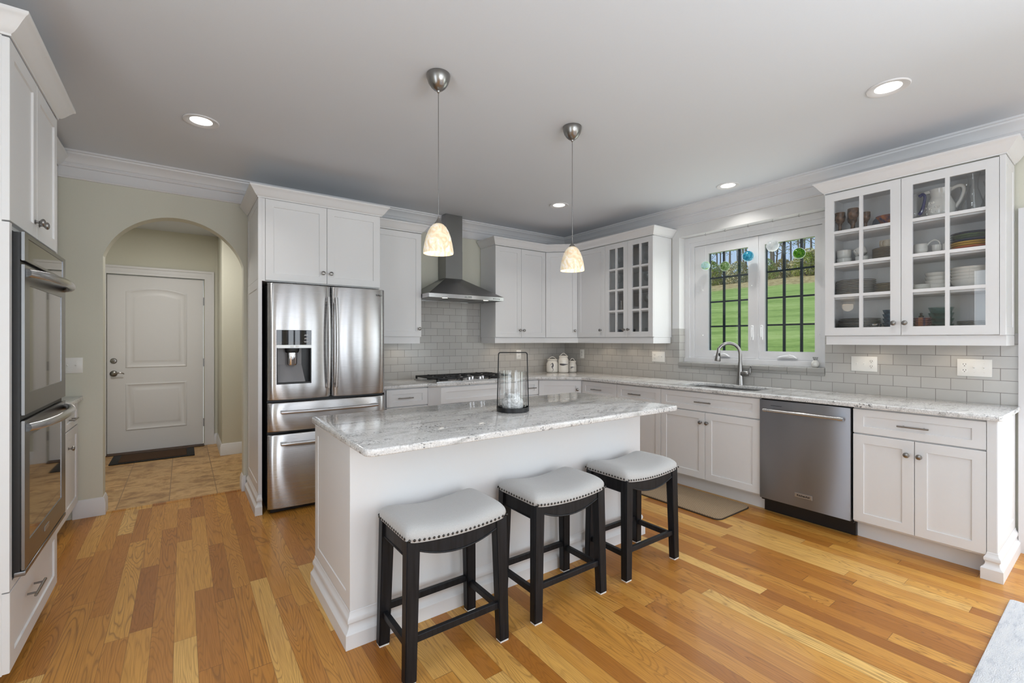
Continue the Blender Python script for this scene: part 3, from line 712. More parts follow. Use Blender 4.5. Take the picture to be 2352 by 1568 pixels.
# moulding and light rail that run unbroken over the corner group
cpath = [(-1.374, -.02), (-1.374, -.331), (-.624, -.331), (-.331, -.590), (-.331, -1.699), (-.0045, -1.699)]
tag(cornice(cpath, UZ1+.001), 'white cornice running along the tops of the corner wall cabinets', 'cornice')
b = MB(); b.sweep([(-1.369, -.02), (-1.369, -.318), (-.619, -.318), (-.318, -.586), (-.318, -1.693), (-.02, -1.693)], [(0, UZ0-.001), (0, UZ0-.064), (-.016, UZ0-.064), (-.016, UZ0-.001)])
tag(b.build('light_rail', M['cab'], None, 0), 'white light rail running under the corner wall cabinets', 'light rail')

# refrigerator surround
fs = thing('refrigerator_surround', 'tall white cabinet surround with a two-door cupboard over the refrigerator', 'cabinet', (-3.795, -.700, 0))
b = MB(); b.box(.0, .022, 0, .690, 0, 2.437)
b.M = Matrix.Rotation(-PI/2, 4, 'Z')          # panel on the side that faces the arch
for z0, z1 in ((.15, 1.80), (1.80, 2.437)): b.shaker(-.690, 0, z0, z1, y=-.004, th=.004, rail=.07, rec=.0035)
b.M = None; b.build('side_panel', M['cab'], fs, 0)
b = MB(); b.sweep([(-.004, .672), (-.004, -.002), (.021, -.002)], IBM); b.build('base_moulding', M['cab'], fs, 30)
b = MB(); b.box(.0225, .953, .020, .690, 1.785, 2.437); ub = b.build('cupboard', M['cab'], fs, 0)
for x0, x1, kx in ((.044, .497, .465), (.497, .945, .527)):
    b = MB(); b.shaker(x0+.0015, x1-.0015, 1.792, 2.420, y=0); d = b.build('door', M['cab'], fs, 0); knob(d, kx, 1.879, -.0002)
b = MB(); b.box(.0225, .043, 0, .0195, 1.785, 2.42); b.build('stile', M['cab'], fs, 0)
cornice([(-.005, .680), (-.005, -.001), (.954, -.001), (.954, .30)], 2.421, fs)

# oven tower and the counter run against the left wall
tw = thing('oven_tower', 'tall white cabinet tower around the double oven on the far left', 'cabinet', (-4.80, -2.195, 0), R_LEFT)
TW = .780
b = MB(); b.box(0, TW, 0, .59, .098, .430); b.box(0, TW, 0, .59, 1.75, 2.448); b.box(0, .030, 0, .59, .43, 1.75); b.box(TW-.012, TW, 0, .59, .43, 1.75); b.box(.03, TW-.012, .56, .59, .43, 1.75)
b.build('body', M['cab'], tw, 0)
b = MB(); b.box(0, TW, -.0195, 0, .402, .430); b.box(0, .030, -.0195, 0, .430, 1.765); b.box(TW-.012, TW, -.0195, 0, .43, 1.765); b.build('face_frame', M['cab'], tw, 0)
b = MB(); b.box(.002, TW-.002, .07, .085, 0, .098); b.build('toe_kick', M['cab'], tw, 0)
put_fronts(tw, [('door', 0, .390, 1.770, 2.446, [('knob', .355, 1.840)]), ('door', .390, TW, 1.770, 2.446, [('knob', .425, 1.840)]), ('drawer', 0, TW, .100, .398, [('pull', .285, .287, .16)])])
cornice([(-.001, .585), (-.001, -.021), (TW+.001, -.021), (TW+.001, .585)], 2.449, tw)
lb = cabinet('base_cabinet', 'white base cabinet with drawer and door between the oven tower and the arch wall', (-4.914, -.470, 0), R_LEFT, .455, .48, ZB, ZTOPB,
    [('drawer', 0, .453, ZDR0, ZDR1, [('pull', .17, .780, .15)]), ('door', 0, .453, ZD0, ZD1, [('knob', .105, .590)])], toe=ZB)
cabinet('base_cabinet', 'white two-door base cabinet mostly hidden behind the oven tower', (-4.914, -1.413, 0), R_LEFT, .942, .48, ZB, ZTOPB,
    [('drawer', 0, .942, ZDR0, ZDR1, [('pull', .47, PZ, .15)]), ('door', 0, .471, ZD0, ZD1, [('knob', .43, KB)]), ('door', .471, .942, ZD0, ZD1, [('knob', .51, KB)])], toe=ZB)
lw = cabinet('wall_cabinet', 'white wall cabinet beyond the oven tower, only its cornice showing', (-5.020, -1.413, 0), R_LEFT, 1.398, .375, 1.36, 2.60, [('door', 0, .466, 1.363, 2.597, [('knob', .43, 1.45)]), ('door', .466, .932, 1.363, 2.597, [('knob', .5, 1.45)]), ('door', .932, 1.396, 1.363, 2.597, [('knob', .97, 1.45)])])
cornice([(0, -.021), (1.396, -.021)], 2.600, lw)
b = MB(); b.prism([(-5.39, -1.412), (-4.868, -1.412), (-4.868, -.003), (-5.39, -.003)], .8842, .914, .004); tag(b.build('countertop', M['granite']), 'short granite countertop beside the oven tower on the left', 'countertop')

# ------------------------------------------------------------------ worktops
def slab(name, outer, holes, z0, z1, bev, label):
    b = MB(); loops = []
    for pts in [outer]+holes:
        vs = [b.v((p[0], p[1], z1)) for p in pts]; loops += [b.bm.edges.new((vs[i], vs[(i+1) % len(vs)])) for i in range(len(vs))]
    bmesh.ops.triangle_fill(b.bm, use_beauty=True, use_dissolve=False, edges=loops)
    bmesh.ops.recalc_face_normals(b.bm, faces=b.bm.faces)
    if sum(f.normal.z for f in b.bm.faces) < 0: bmesh.ops.reverse_faces(b.bm, faces=b.bm.faces)
    r = bmesh.ops.extrude_face_region(b.bm, geom=list(b.bm.faces))
    for v in [g for g in r['geom'] if isinstance(g, bmesh.types.BMVert)]: v.co.z = z0
    bmesh.ops.recalc_face_normals(b.bm, faces=b.bm.faces)
    es = [e for e in b.bm.edges if len(e.link_faces) == 2 and abs(e.verts[0].co.z-e.verts[1].co.z) < 1e-6 and e.calc_face_angle(0) > 1]
    bmesh.ops.bevel(b.bm, geom=es, offset=bev, segments=3, affect='EDGES', profile=.5)
    return tag(b.build(name, M['granite'], None, 40), label, 'countertop')
def rrect(x0, x1, y0, y1, r, n=6):
    out = []
    for cx, cy, a in ((x1-r, y1-r, 0), (x0+r, y1-r, PI/2), (x0+r, y0+r, PI), (x1-r, y0+r, 1.5*PI)):
        out += [(cx+r*math.cos(a+PI/2*i/n), cy+r*math.sin(a+PI/2*i/n)) for i in range(n+1)]
    return out
SX0, SX1, SY0, SY1 = -.515, -.125, -2.80, -2.12
sinkhole = rrect(SX0, SX1, SY0, SY1, .09, 7)
slab('countertop', [(-2.832, -.008), (-2.832, -.652), (-2.375, -.652), (-2.300, -.722), (-1.335, -.722), (-1.255, -.652), (-1.010, -.652), (-.655, -.990), (-.655, -4.195), (-.640, -4.208), (-.008, -4.208), (-.008, -.008)],
     [sinkhole], .8842, .914, .0045, 'L-shaped granite countertop along the back wall and under the window')
IX0, IX1, IY0, IY1 = -3.695, -1.675, -2.905, -1.965
isl_top = slab('countertop', rrect(IX0, IX1, IY0, IY1, .035, 4), [], .8775, .9085, .006, 'long granite island countertop carrying the black lantern')

# ------------------------------------------------------------------ island
isl = thing('kitchen_island', 'long white panelled island with moulded base behind three stools', 'kitchen island', (-3.672, -2.628, 0))
IW, ID = 1.952, .640
b = MB(); b.box(0, IW, 0, ID, 0, .877)
b.M = Matrix.Rotation(-PI/2, 4, 'Z'); b.shaker(-ID, 0, .15, .877, y=-.004, th=.004, rail=.062, rec=.0035); b.M = None
b.M = Matrix.Translation((IW, 0, 0)) @ Matrix.Rotation(PI/2, 4, 'Z'); b.shaker(0, ID, .15, .877, y=-.004, th=.004, rail=.062, rec=.0035); b.M = None
b.build('body', M['cab'], isl, 0)
b = MB(); b.sweep([(-.004, ID), (-.004, 0), (IW+.004, 0), (IW+.004, ID)], IBM); b.build('base_moulding', M['cab'], isl, 30)
for k in range(4):       # working side with doors, away from the camera
    b = MB(); b.M = Matrix.Translation((IW, ID, 0)) @ Matrix.Rotation(PI, 4, 'Z'); b.shaker(.004+k*.487, .487+k*.487, .12, .870, y=-.02); d = b.build('door', M['cab'], isl, 0)

# ------------------------------------------------------------------ refrigerator
fr = thing('refrigerator', 'stainless french-door refrigerator with water dispenser, left of the cooktop', 'refrigerator', (-3.287, -.770, 0))
FW = .4555
b = MB(); b.box(-FW+.004, FW-.004, .062, .740, .035, 1.752); b.box(-FW+.03, FW-.03, .10, .70, 0, .035); b.box(-FW+.02, FW-.02, .05, .2, 1.752, 1.770)
b.build('body', paint('fridge_side_grey', (58, 58, 60), .45), fr, 0)
def bowy(x, xa, xb):
    t = (x-(xa+xb)/2)/((xb-xa)/2); return -.018*(1-t*t)+.022*abs(t)**16
def bowed(xa, xb, z0, z1, hole=None, th=.058, mat='steel', name='door'):
    b = MB(); xs = [xa+(xb-xa)*(.5-.5*math.cos(PI*i/30)) for i in range(31)]; zs = [(z0, .012), (z0+.003, .004), (z0+.010, 0), (z1-.010, 0), (z1-.003, .004), (z1, .012)]
    if hole:
        hx0, hx1, hz0, hz1 = hole
        xs = sorted([x for x in xs if abs(x-hx0) > .006 and abs(x-hx1) > .006]+[hx0, hx1]); zs = sorted(zs+[(hz0, 0), (hz1, 0)])
    grid = [[b.v((x, bowy(x, xa, xb)+dy, z)) for x in xs] for z, dy in zs]
    for j in range(len(zs)-1):
        for i in range(len(xs)-1):
            if hole and hx0-1e-6 <= xs[i] and xs[i+1] <= hx1+1e-6 and hz0-1e-6 <= zs[j][0] and zs[j+1][0] <= hz1+1e-6: continue
            b.f([grid[j][i], grid[j][i+1], grid[j+1][i+1], grid[j+1][i]])
    n = len(xs)-1; m = len(zs)-1
    edge = [grid[0][i] for i in range(n+1)]+[grid[j][n] for j in range(1, m+1)]+[grid[m][i] for i in range(n-1, -1, -1)]+[grid[j][0] for j in range(m-1, 0, -1)]
    back = [b.bm.verts.new((v.co.x, th, v.co.z)) for v in edge]
    for k in range(len(edge)): b.f([edge[k], edge[(k+1) % len(edge)], back[(k+1) % len(edge)], back[k]])
    b.f(back)
    return b.build(name, M[mat], fr, 30)
HX0, HX1, HZ0, HZ1 = -.398, -.150, .990, 1.408
dl = bowed(-FW, .004, .868, 1.768, (HX0, HX1, HZ0, HZ1)); dr = bowed(.012, FW, .868, 1.768)
d2 = bowed(-FW, FW, .625, .849, name='drawer'); d3 = bowed(-FW, FW, .034, .605, name='drawer')
yb = bowy((HX0+HX1)/2, -FW, .004)
b = MB()      # dispenser bay
b.box(HX0, HX0+.006, yb, .055, HZ0, 1.27); b.box(HX1-.006, HX1, yb+.004, .055, HZ0, 1.27); b.box(HX0, HX1, yb+.002, .055, HZ0, HZ0+.012); b.box(HX0, HX1, .050, .056, HZ0, HZ1)
b.build('dispenser_bay', M['black'], dl, 0)
b = MB(); b.quad((HX0+.014, .044, 1.268), (HX1-.062, .046, 1.268), (HX1-.062, .046, 1.14), (HX0+.014, .044, 1.14)); b.quad((HX0+.014, .044, 1.14), (HX1-.062, .046, 1.14), (HX1-.040, .010, HZ0+.013), (HX0+.012, .010, HZ0+.013))
b.build('splash_plate', paint('dispenser_grey', (128, 126, 128), .4), dl, 25)
b = MB(); n = 8
for (z0, z1, dy) in ((1.293, HZ1-.002, -.0025),):
    xs = [HX0+.002+(HX1-HX0-.004)*i/n for i in range(n+1)]
    A = [b.v((x, bowy(x, -FW, .004)+dy, z0)) for x in xs]; B = [b.v((x, bowy(x, -FW, .004)+dy, z1)) for x in xs]
    for i in range(n): b.f([A[i], A[i+1], B[i+1], B[i]])
    A2 = [b.v((x, .02, z0)) for x in xs]; B2 = [b.v((x, .02, z1)) for x in xs]
    for i in range(n): b.f([A[i+1], A[i], A2[i], A2[i+1]]); b.f([B[i], B[i+1], B2[i+1], B2[i]])
b.build('display', M['blackgloss'], dl, 30)
b = MB()
xs = [HX0+.001+(HX1-HX0-.002)*i/n for i in range(n+1)]
A = [b.v((x, bowy(x, -FW, .004)-.003, 1.268)) for x in xs]; B = [b.v((x, bowy(x, -FW, .004)-.003, 1.2925)) for x in xs]; A2 = [b.v((x, .03, 1.268)) for x in xs]
for i in range(n): b.f([A[i], A[i+1], B[i+1], B[i]]); b.f([A[i+1], A[i], A2[i], A2[i+1]])
b.build('button_strip', paint('strip_silver', (196, 196, 194), .35, .6), dl, 30)
b = MB()
for x in (-.291, -.255): b.box(x-.011, x+.011, yb-.0045, yb-.001, 1.274, 1.287, .001)
b.build('button', M['plastic'], dl, 0)
b = MB()
for z, w in ((1.372, .022), (1.366, .030), (1.345, .022), (1.339, .028), (1.320, .034), (1.314, .024)): b.box(-.190-w/2, -.190+w/2, bowy(-.19, -FW, .004)-.0042, bowy(-.19, -FW, .004)-.002, z-.0014, z+.0014)
b.build('display_marks', M['lightletters'], dl, 0)
b = MB(); b.lathe([(.052, .036), (.050, .012), (.044, 0), (0, 0)], (-.287, .005, 1.232), 20, sy=.7); b.build('spout_housing', M['black'], dl)
b = MB(); b.lathe([(.0355, .098), (.0355, .012), (.030, .002), (0, 0)], (-.287, .004, 1.134), 24, sy=.6); b.build('paddle', M['chrome'], dl)
def bar_handle(parent, pts, name='handle', r=.013, fl=1.25):
    b = MB(); b.tube(pts, r, 12, flat=fl, up=(0, -1, 0)); return b.build(name, M['steelo' if 0 else 'steel'], parent, 40)
for par, x in ((dl, -.021), (dr, .040)):
    y0 = bowy(x, -FW, .004) if par is dl else bowy(x, .012, FW)
    pts = [(x, y0-.018-.030*math.sin(PI*i/16)**.8, .946+(1.677-.946)*i/16) for i in range(17)]
    b = MB(); b.tube(pts, .0135, 10, flat=1.0, up=(0, -1, 0))
    for z in (.965, 1.658): b.box(x-.011, x+.011, y0-.022, y0+.004, z-.018, z+.018, .003)
    b.build('handle', M['steel'], par, 40)
for par, z in ((d2, .777), (d3, .535)):
    pts = [(-.368+.746*i/20, bowy(-.368+.746*i/20, -FW, FW)-.034-.012*math.sin(PI*i/20), z) for i in range(21)]
    b = MB(); b.tube(pts, .0135, 12)
    for x in (-.345, .355): b.box(x-.028, x+.022, bowy(x, -FW, FW)-.036, bowy(x, -FW, FW)+.004, z-.011, z+.013, .004)
    b.build('handle', M['steel'], par, 40)
lettering('wordmark', 'SAMSUNG', .0195, M['letters'], dr, (.378, bowy(.378, .012, FW)-.0008, 1.7165), (PI/2, 0, -.03), .0004, .0003)
b = MB(); b.box(-FW+.02, FW-.02, .03, .06, .006, .033); b.build('kick_grille', M['black'], fr, 0)

# ------------------------------------------------------------------ dishwasher
dw = thing('dishwasher', 'dark stainless dishwasher between the sink cabinet and the right base cabinet', 'dishwasher', (-.612, -2.9165, 0), R_RIGHT)
b = MB(); b.box(.004, .595, .002, .57, .105, .878); b.build('tub', M['black'], dw, 0)
b = MB(); b.box(.004, .594, -.036, 0, .117, .874, .004, 2); dd = b.build('door', M['steeld'], dw, 30)
b = MB(); b.cyl((.048, -.078, .799), (.566, -.078, .799), .0115, 16)
for x in (.068, .546): b.cyl((x, -.0365, .799), (x, -.078, .799), .0085, 12); b.lathe([(0, -.012), (.0145, -.012), (.0145, .010), (0, .010)], (x, -.078, .799), 16, (1, 0, 0))
b.build('handle', M['steel'], dd, 40)
b = MB(); b.box(.085, .163, -.0366, -.034, .8325, .8355); b.build('indicator_slot', M['black'], dd, 0)
b = MB(); b.box(.253, .366, -.0405, -.0355, .190, .2205, .001); bd = b.build('badge', paint('badge_silver', (172, 172, 174), .3, .8), dd, 0)
lettering('badge_lettering', 'KitchenAid', .0185, M['letters'], bd, (.3095, -.0411, .2055), (PI/2, 0, 0), .0004, .0006)
b = MB(); b.box(.004, .60, .045, .07, .004, .112); b.box(.004, .60, -.002, .047, .098, .108); b.build('kick_plate', M['black'], dw, 0)

# ------------------------------------------------------------------ double wall oven
ov = thing('double_oven', 'stainless double wall oven with smoked glass doors in the left tower', 'oven', (-4.780, -2.195, 0), R_LEFT)
OX0, OX1 = .034, .766
b = MB(); b.box(OX0, OX1, .002, .50, .437, 1.742); b.box(OX0+.004, OX1-.003, -.019, .002, .440, 1.738); b.build('body', M['black'], ov, 0)
def oven_front(name, z0, z1, gx0, gx1, gz0, gz1, gm):
    b = MB(); y0, y1 = -.032, -.0235
    b.box(OX0, gx0, y0, y1, z0, z1); b.box(gx1, OX1+.004, y0, y1, z0, z1); b.box(gx0, gx1, y0, y1, z0, gz0); b.box(gx0, gx1, y0, y1, gz1, z1)
    o = b.build(name, M['steelo'], ov, 0)
    b = MB(); b.box(gx0, gx1, y0+.0025, y1, gz0, gz1); b.build('glass', gm, o, 0)
    b = MB(); b.box(OX0+.006, OX1-.002, -.0235, -.0195, z0+.004, z1-.004); b.build('back_plate', M['black'], o, 0)
    return o
oven_front('control_panel', 1.631, 1.739, .085, .715, 1.640, 1.722, M['ovenglass'])
for z0, z1, g0, g1, hz in ((1.045, 1.616, 1.127, 1.541, 1.587), (.459, 1.023, .553, .956, .995)):
    d = oven_front('door', z0, z1, .103, .680, g0, g1, M['ovenglass'])
    pts = [(.055, -.034, hz)]+[(.06+.68*t/18, -.034-.058*min(1, math.sin(PI*t/18))**.55, hz) for t in range(1, 18)]+[(.745, -.034, hz)]
    b = MB(); b.tube(pts, .0165, 14); b.build('handle', M['steel'], d, 40)
b = MB(); b.box(.335, .411, -.0345, -.0315, .502, .522, .001); b.build('badge', paint('badge_silver_oven', (180, 180, 180), .3, .8), ov, 0)
b = MB(); b.prism([(OX0, -.034), (OX1, -.034), (OX1, -.004), (OX0, -.004)], .437, .455, .003); b.build('vent_trim', M['steelo'], ov)

# ------------------------------------------------------------------ range hood
hd = thing('range_hood', 'stainless pyramid range hood with chimney over the cooktop', 'range hood', (-1.829, 0, 0))
HW, HD, CW, CD = .4535, .500, .1030, .190
b = MB(); lo = [b.v(p) for p in ((-HW, -.012, 1.803), (-HW, -HD, 1.803), (HW, -HD, 1.803), (HW, -.012, 1.803))]; hi = [b.v(p) for p in ((-CW, -.012, 2.010), (-CW, -CD, 2.010), (CW, -CD, 2.010), (CW, -.012, 2.010))]
for k in range(3): b.f([lo[k], lo[k+1], hi[k+1], hi[k]])
b.f(hi); b.build('canopy', M['steelh'], hd, 0)
b = MB(); b.box(-HW, HW, -HD, -HD+.012, 1.762, 1.803, .001); b.box(-HW, -HW+.01, -HD+.012, -.012, 1.762, 1.803); b.box(HW-.01, HW, -HD+.012, -.012, 1.762, 1.803); b.box(-HW, HW, -.02, -.0095, 1.762, 1.803); rim = b.build('rim', M['steel'], hd, 0)
b = MB(); b.box(-HW+.01, HW-.01, -HD+.012, -.02, 1.772, 1.776)
for k in range(3):
    for s in range(14): b.box(-.40+k*.27, -.40+k*.27+.25, -.44+s*.028, -.44+s*.028+.016, 1.768, 1.772)
b.build('filter', M['steelh'], hd, 0)
b = MB(); b.box(-CW, CW, -CD, -.0955, 2.010, ZC-.002); b.box(-CW, CW, -.0955, -.008, 2.010, 2.52); b.box(-CW-.0012, CW+.0012, -CD-.0012, -.009, 2.010, 2.32); b.build('chimney', M['steelh'], hd, 0)
for x in (-.25, .25):
    b = MB(); b.lathe([(0, 0), (.028, 0), (.028, .006), (0, .006)], (x, -.452, 1.7645), 20); b.build('lamp_lens', M['hoodglow'], hd)
b = MB()
for k in range(5): b.lathe([(0, 0), (.0048, 0), (.0044, .003), (0, .0032)], (.318+.0195*k, -HD-.0002, 1.782), 12, (0, -1, 0))
b.build('buttons', M['black'], rim)
b = MB(); b.box(-.042, .042, -HD-.002, -HD, 1.774, 1.793, .0005); bd = b.build('badge', paint('badge_silver_hood', (186, 186, 184), .3, .8), rim, 0)
b = MB()
for x0, x1, z0, z1 in ((-.040, .040, 1.7745, 1.7757), (-.040, .040, 1.7913, 1.7925), (-.040, -.0388, 1.775, 1.792), (.0388, .040, 1.775, 1.792), (-.034, -.022, 1.787, 1.7885), (-.034, -.022, 1.778, 1.7795), (-.034, -.0325, 1.778, 1.788), (-.023, -.0215, 1.778, 1.788), (-.004, .034, 1.7835, 1.7875)): b.box(x0, x1, -HD-.0024, -HD-.002, z0, z1)
b.build('badge_marks', M['letters'], bd, 0)
for x in (-.25, .25): lamp('hood_lamp', 'SPOT', (-1.829+x, -.452, 1.758), 2.2, (0, 0, 0), (1, .93, .82), spot_size=1.9, spot_blend=.7, shadow_soft_size=.03)

# ------------------------------------------------------------------ gas cooktop
ct = thing('gas_cooktop', 'stainless gas cooktop with black cast iron grates below the range hood', 'cooktop', (-1.829, -.412, .9142))
b = MB(); b.box(-.458, .458, -.272, .268, 0, .010, .003, 2); b.box(-.444, .444, -.255, .255, .010, .0115); b.build('tray', M['steel'], ct, 0)
BUR = [(-.31, .13, .046), (-.31, -.12, .038), (0, .09, .058), (.31, .13, .038), (.31, -.12, .046)]
for x, y, r in BUR:
    b = MB(); b.lathe([(0, 0), (r*1.25, 0), (r*1.2, .008), (r, .010), (r, .018), (r*.92, .022), (0, .023)], (x, y, .0117), 24); b.build('burner', M['iron'], ct)
for x0, x1 in ((-.446, -.158), (-.148, .148), (.158, .446)):
    b = MB(); y0, y1 = (-.250, .250) if abs(x0+x1) > .1 else (-.115, .250); z0, z1, w = .030, .044, .007
    for q in (x0, x1-2*w): b.box(q, q+2*w, y0, y1, z0, z1, .002)
    for q in (y0, y1-2*w): b.box(x0, x1, q, q+2*w, z0, z1, .002)
    xc = (x0+x1)/2
    for yc in ([-.12, .13] if abs(xc) > .1 else [.09]):
        for k in range(4):
            dx, dy = ((1, 0), (-1, 0), (0, 1), (0, -1))[k]
            L = min(abs((x1-xc) if dx else (.125)), .135)
            b.box(xc+dx*.028-(w*.8 if dy else 0), xc+dx*L+(w*.8 if dy else 0), yc+dy*.028-(w*.8 if dx else 0), yc+dy*L+(w*.8 if dx else 0), z0+.004, z1+.003, .001)
    if abs(xc) > .1: b.box(x0, x1, -.002, .012, z0, z1, .002)
    for q in (x0, x1-.016):
        for p in (y0, y1-.016): b.box(q, q+.016, p, p+.016, .012, z0+.002)
    b.build('grate', M['iron'], ct, 0)
for x, y in ((-.13, -.165), (-.066, -.215), (0, -.165), (.066, -.215), (.13, -.165)):
    b = MB(); b.lathe([(0, 0), (.024, 0), (.024, .004), (.018, .006), (.017, .026), (.015, .030), (0, .031)], (x, y, .0117), 20); b.box(x-.003, x+.003, y-.016, y+.016, .038, .0445, .001); b.build('knob', M['chrome'], ct)

# ------------------------------------------------------------------ sink and faucet
sk = thing('kitchen_sink', 'stainless undermount sink set in the granite below the window', 'sink', (-.32, -2.46, .884))
b = MB(); o = rrect(SX0-.012+.32, SX1+.012+.32, SY0-.012+2.46, SY1+.012+2.46, .10, 7)
def scaled(pts, k, z): return [b.v((p[0]*k, p[1]*k, z)) for p in pts]
rings = [scaled(o, 1.03, -.001), scaled(o, 1.0, -.001), scaled(o, .985, -.01), scaled(o, .955, -.17), scaled(o, .90, -.185)]
for A, B in zip(rings[:-1], rings[1:]):
    for k in range(len(A)): b.f([A[k], A[(k+1) % len(A)], B[(k+1) % len(A)], B[k]])
b.f(rings[-1]); b.box(-.17, .17, .0, .012, -.17, -.03); b.build('bowl', M['sinksteel'], sk, 40)
for y in (-.17, .17): b = MB(); b.lathe([(0, .004), (.02, .004), (.03, .006), (.043, .003), (.045, 0), (0, 0)], (0, y, -.1848), 20); b.build('drain', M['chrome'], sk)
fc = thing('faucet', 'brushed nickel gooseneck faucet with pull-down spray behind the sink', 'faucet', (-.072, -2.471, .914))
sx, sy = -.72, .69
b = MB(); b.lathe([(0, 0), (.033, 0), (.0325, .01), (.029, .05), (.0255, .09), (.0215, .16), (.0165, .21), (.0155, .22), (0, .22)], (0, 0, 0), 24); b.build('body', M['nickel'], fc)
b = MB(); arc = [(0, 0, .2), (0, 0, .285)]
RR = .100
for i in range(1, 12): a = PI*i/12*.93; d = RR-RR*math.cos(a); arc.append((sx*d, sy*d, .285+RR*1.02*math.sin(a)))
b.tube(arc, .0148, 14); b.build('gooseneck', M['nickel'], fc)
ex, ey, ez = arc[-1]; b = MB()
dv = Vector((sx*.10, sy*.10, -1)).normalized(); p0 = Vector((ex, ey, ez)); 
b.tube([p0-dv*.012, p0+dv*.02, p0+dv*.06, p0+dv*.105, p0+dv*.112], [.0155, .0165, .021, .0265, .024], 18); hdp = b.build('spray_head', M['nickel'], fc)
b = MB(); q = p0+dv*.05+Vector((-.45*.02-.0, -.016, .0)); b.ball(q, .009, 12, 8, sz=1.9); b.build('spray_button', M['black'], hdp)
b = MB(); b.lathe([(0, 0), (.024, .0), (.025, .03), (.023, .05), (.019, .064), (.012, .070), (0, .072)], (0, -.012, .105), 20, (0, -1, .06)); b.build('valve', M['nickel'], fc)
b = MB(); b.tube(smoothp([(-.004, -.074, .092), (-.004, -.087, .100), (-.004, -.094, .122), (-.004, -.092, .150), (-.004, -.096, .172), (-.004, -.104, .180)]), smoothr([.0075, .0075, .0062, .0055, .0055, .006]), 10, flat=1.4); b.build('lever', M['nickel'], fc)

# ------------------------------------------------------------------ bar stools
def make_stool():
    t = thing('bar_stool', 'x', 'stool', (0, 0, 0), 0, 'saddle stools at the island')
    def top_leg(sx, sy): return (sx*.206, sy*.132)
    for sx in (-1, 1):
        for sy in (-1, 1):
            b = MB(); tx, ty = top_leg(sx, sy); bx_, by_ = sx*.220, sy*.141
            hw, hd_ = .028, .023; V = []
            for (cx, cy, z, k) in ((bx_, by_, .006, .86), (tx, ty, .555, 1.0)):
                V.append([b.v((cx+q*hw*k, cy+p*hd_*k, z)) for q, p in ((-1, -1), (1, -1), (1, 1), (-1, 1))])
            A, B = V; b.f(A[::-1]); b.f(B)
            for k in range(4): b.f([A[k], A[(k+1) % 4], B[(k+1) % 4], B[k]])
            bmesh.ops.bevel(b.bm, geom=list(b.bm.edges), offset=.003, segments=2, affect='EDGES')
            leg = b.build('leg', M['stool'], t, 40)
            b = MB(); b.box(bx_-.021, bx_+.021, by_-.0175, by_+.0175, 0, .0065); b.build('foot_pad', M['felt'], leg, 0)
    def at(z): k = (z-.006)/.549; return .220+(.206-.220)*k, .141+(.132-.141)*k
    for sy in (-1, 1):        # curved aprons front and back
        b = MB(); n = 16; x0 = -.180
        lo = []; hi = []
        for i in range(n+1):
            x = x0+.36*i/n; u = x/.18
            lo.append((x, .462+.040*u*u)); hi.append((x, .546+.016*u*u))
        y0, y1 = sy*.150, sy*.128
        F = [[b.v((x, y, z)) for x, z in L] for L in (lo, hi) for y in (y0, y1)]
        for i in range(n):
            b.f([F[0][i], F[0][i+1], F[2][i+1], F[2][i]]); b.f([F[1][i], F[1][i+1], F[3][i+1], F[3][i]])
            b.f([F[0][i], F[0][i+1], F[1][i+1], F[1][i]]); b.f([F[2][i], F[2][i+1], F[3][i+1], F[3][i]])
        b.tube([(x, sy*.150, z+.004) for x, z in lo], .004, 8)
        b.build('apron', M['stool'], t, 40)
        w, d = at(.163); b = MB(); b.box(-w+.02, w-.02, sy*d-.011, sy*d+.011, .149, .177, .002); b.build('stretcher', M['stool'], t, 30)
    for sx in (-1, 1):
        b = MB(); b.box(sx*.196, sx*.224, -.112, .112, .478, .560, .002); b.tube([(sx*.224, -.11, .482), (sx*.224, .11, .482)], .004, 8); b.build('apron', M['stool'], t, 30)
        w, d = at(.14); b = MB(); b.box(sx*w-.011, sx*w+.011, -d+.018, d-.018, .124, .154, .002); b.build('stretcher', M['stool'], t, 30)
    # saddle cushion
    def rim(x): return .548+.018*(x/.236)**2
    def crest(x): return .590+.044*(abs(x)/.236)**2.0
    b = MB(); nx, ny = 36, 22; hx, hy = .238, .165; G_ = []
    for j in range(ny+1):
        row = []
        for i in range(nx+1):
            u = -1+2*i/nx; v = -1+2*j/ny
            uu = math.copysign(1-(1-abs(u))**1.6, u); vv = math.copysign(1-(1-abs(v))**1.6, v)
            # keep corners a little rounded
            x = hx*uu; y = hy*vv; c = .012*(abs(uu)**14)*(abs(vv)**14); x -= math.copysign(c, x); y -= math.copysign(c, y)
            e = (1-abs(uu)**6.5)**.45*(1-abs(vv)**4.5)**.42
            row.append(b.v((x, y, rim(x)+(crest(x)-rim(x))*e)))
        G_.append(row)
    for j in range(ny):
        for i in range(nx): b.f([G_[j][i], G_[j][i+1], G_[j+1][i+1], G_[j+1][i]])
    bd = [G_[0][i] for i in range(nx+1)]+[G_[j][nx] for j in range(1, ny+1)]+[G_[ny][i] for i in range(nx-1, -1, -1)]+[G_[j][0] for j in range(ny-1, 0, -1)]
    lo = [b.bm.verts.new((v.co.x*.985, v.co.y*.98, rim(v.co.x)-.016)) for v in bd]
    for k in range(len(bd)): b.f([bd[k], bd[(k+1) % len(bd)], lo[(k+1) % len(bd)], lo[k]])
    b.f(lo); b.build('seat_cushion', M['linen'], t, 50)
    b = MB()
    def nail(x, y, nx_, ny_): b.lathe([(.0058, 0), (.005, .0022), (.003, .0036), (0, .004)], (x, y, rim(x)-.004), 8, (nx_, ny_, .15))
    for i in range(23):
        x = -.228+.456*i/22
        for sy in (-1, 1): nail(x, sy*.1645, 0, sy)
    for i in range(1, 15):
        y = -.160+.320*i/15
        for sx in (-1, 1): nail(sx*.2372, y, sx, 0)
    b.build('nailhead_trim', paint('dark_nailheads', (70, 68, 66), .3, 1.0), t, 60)
    return t
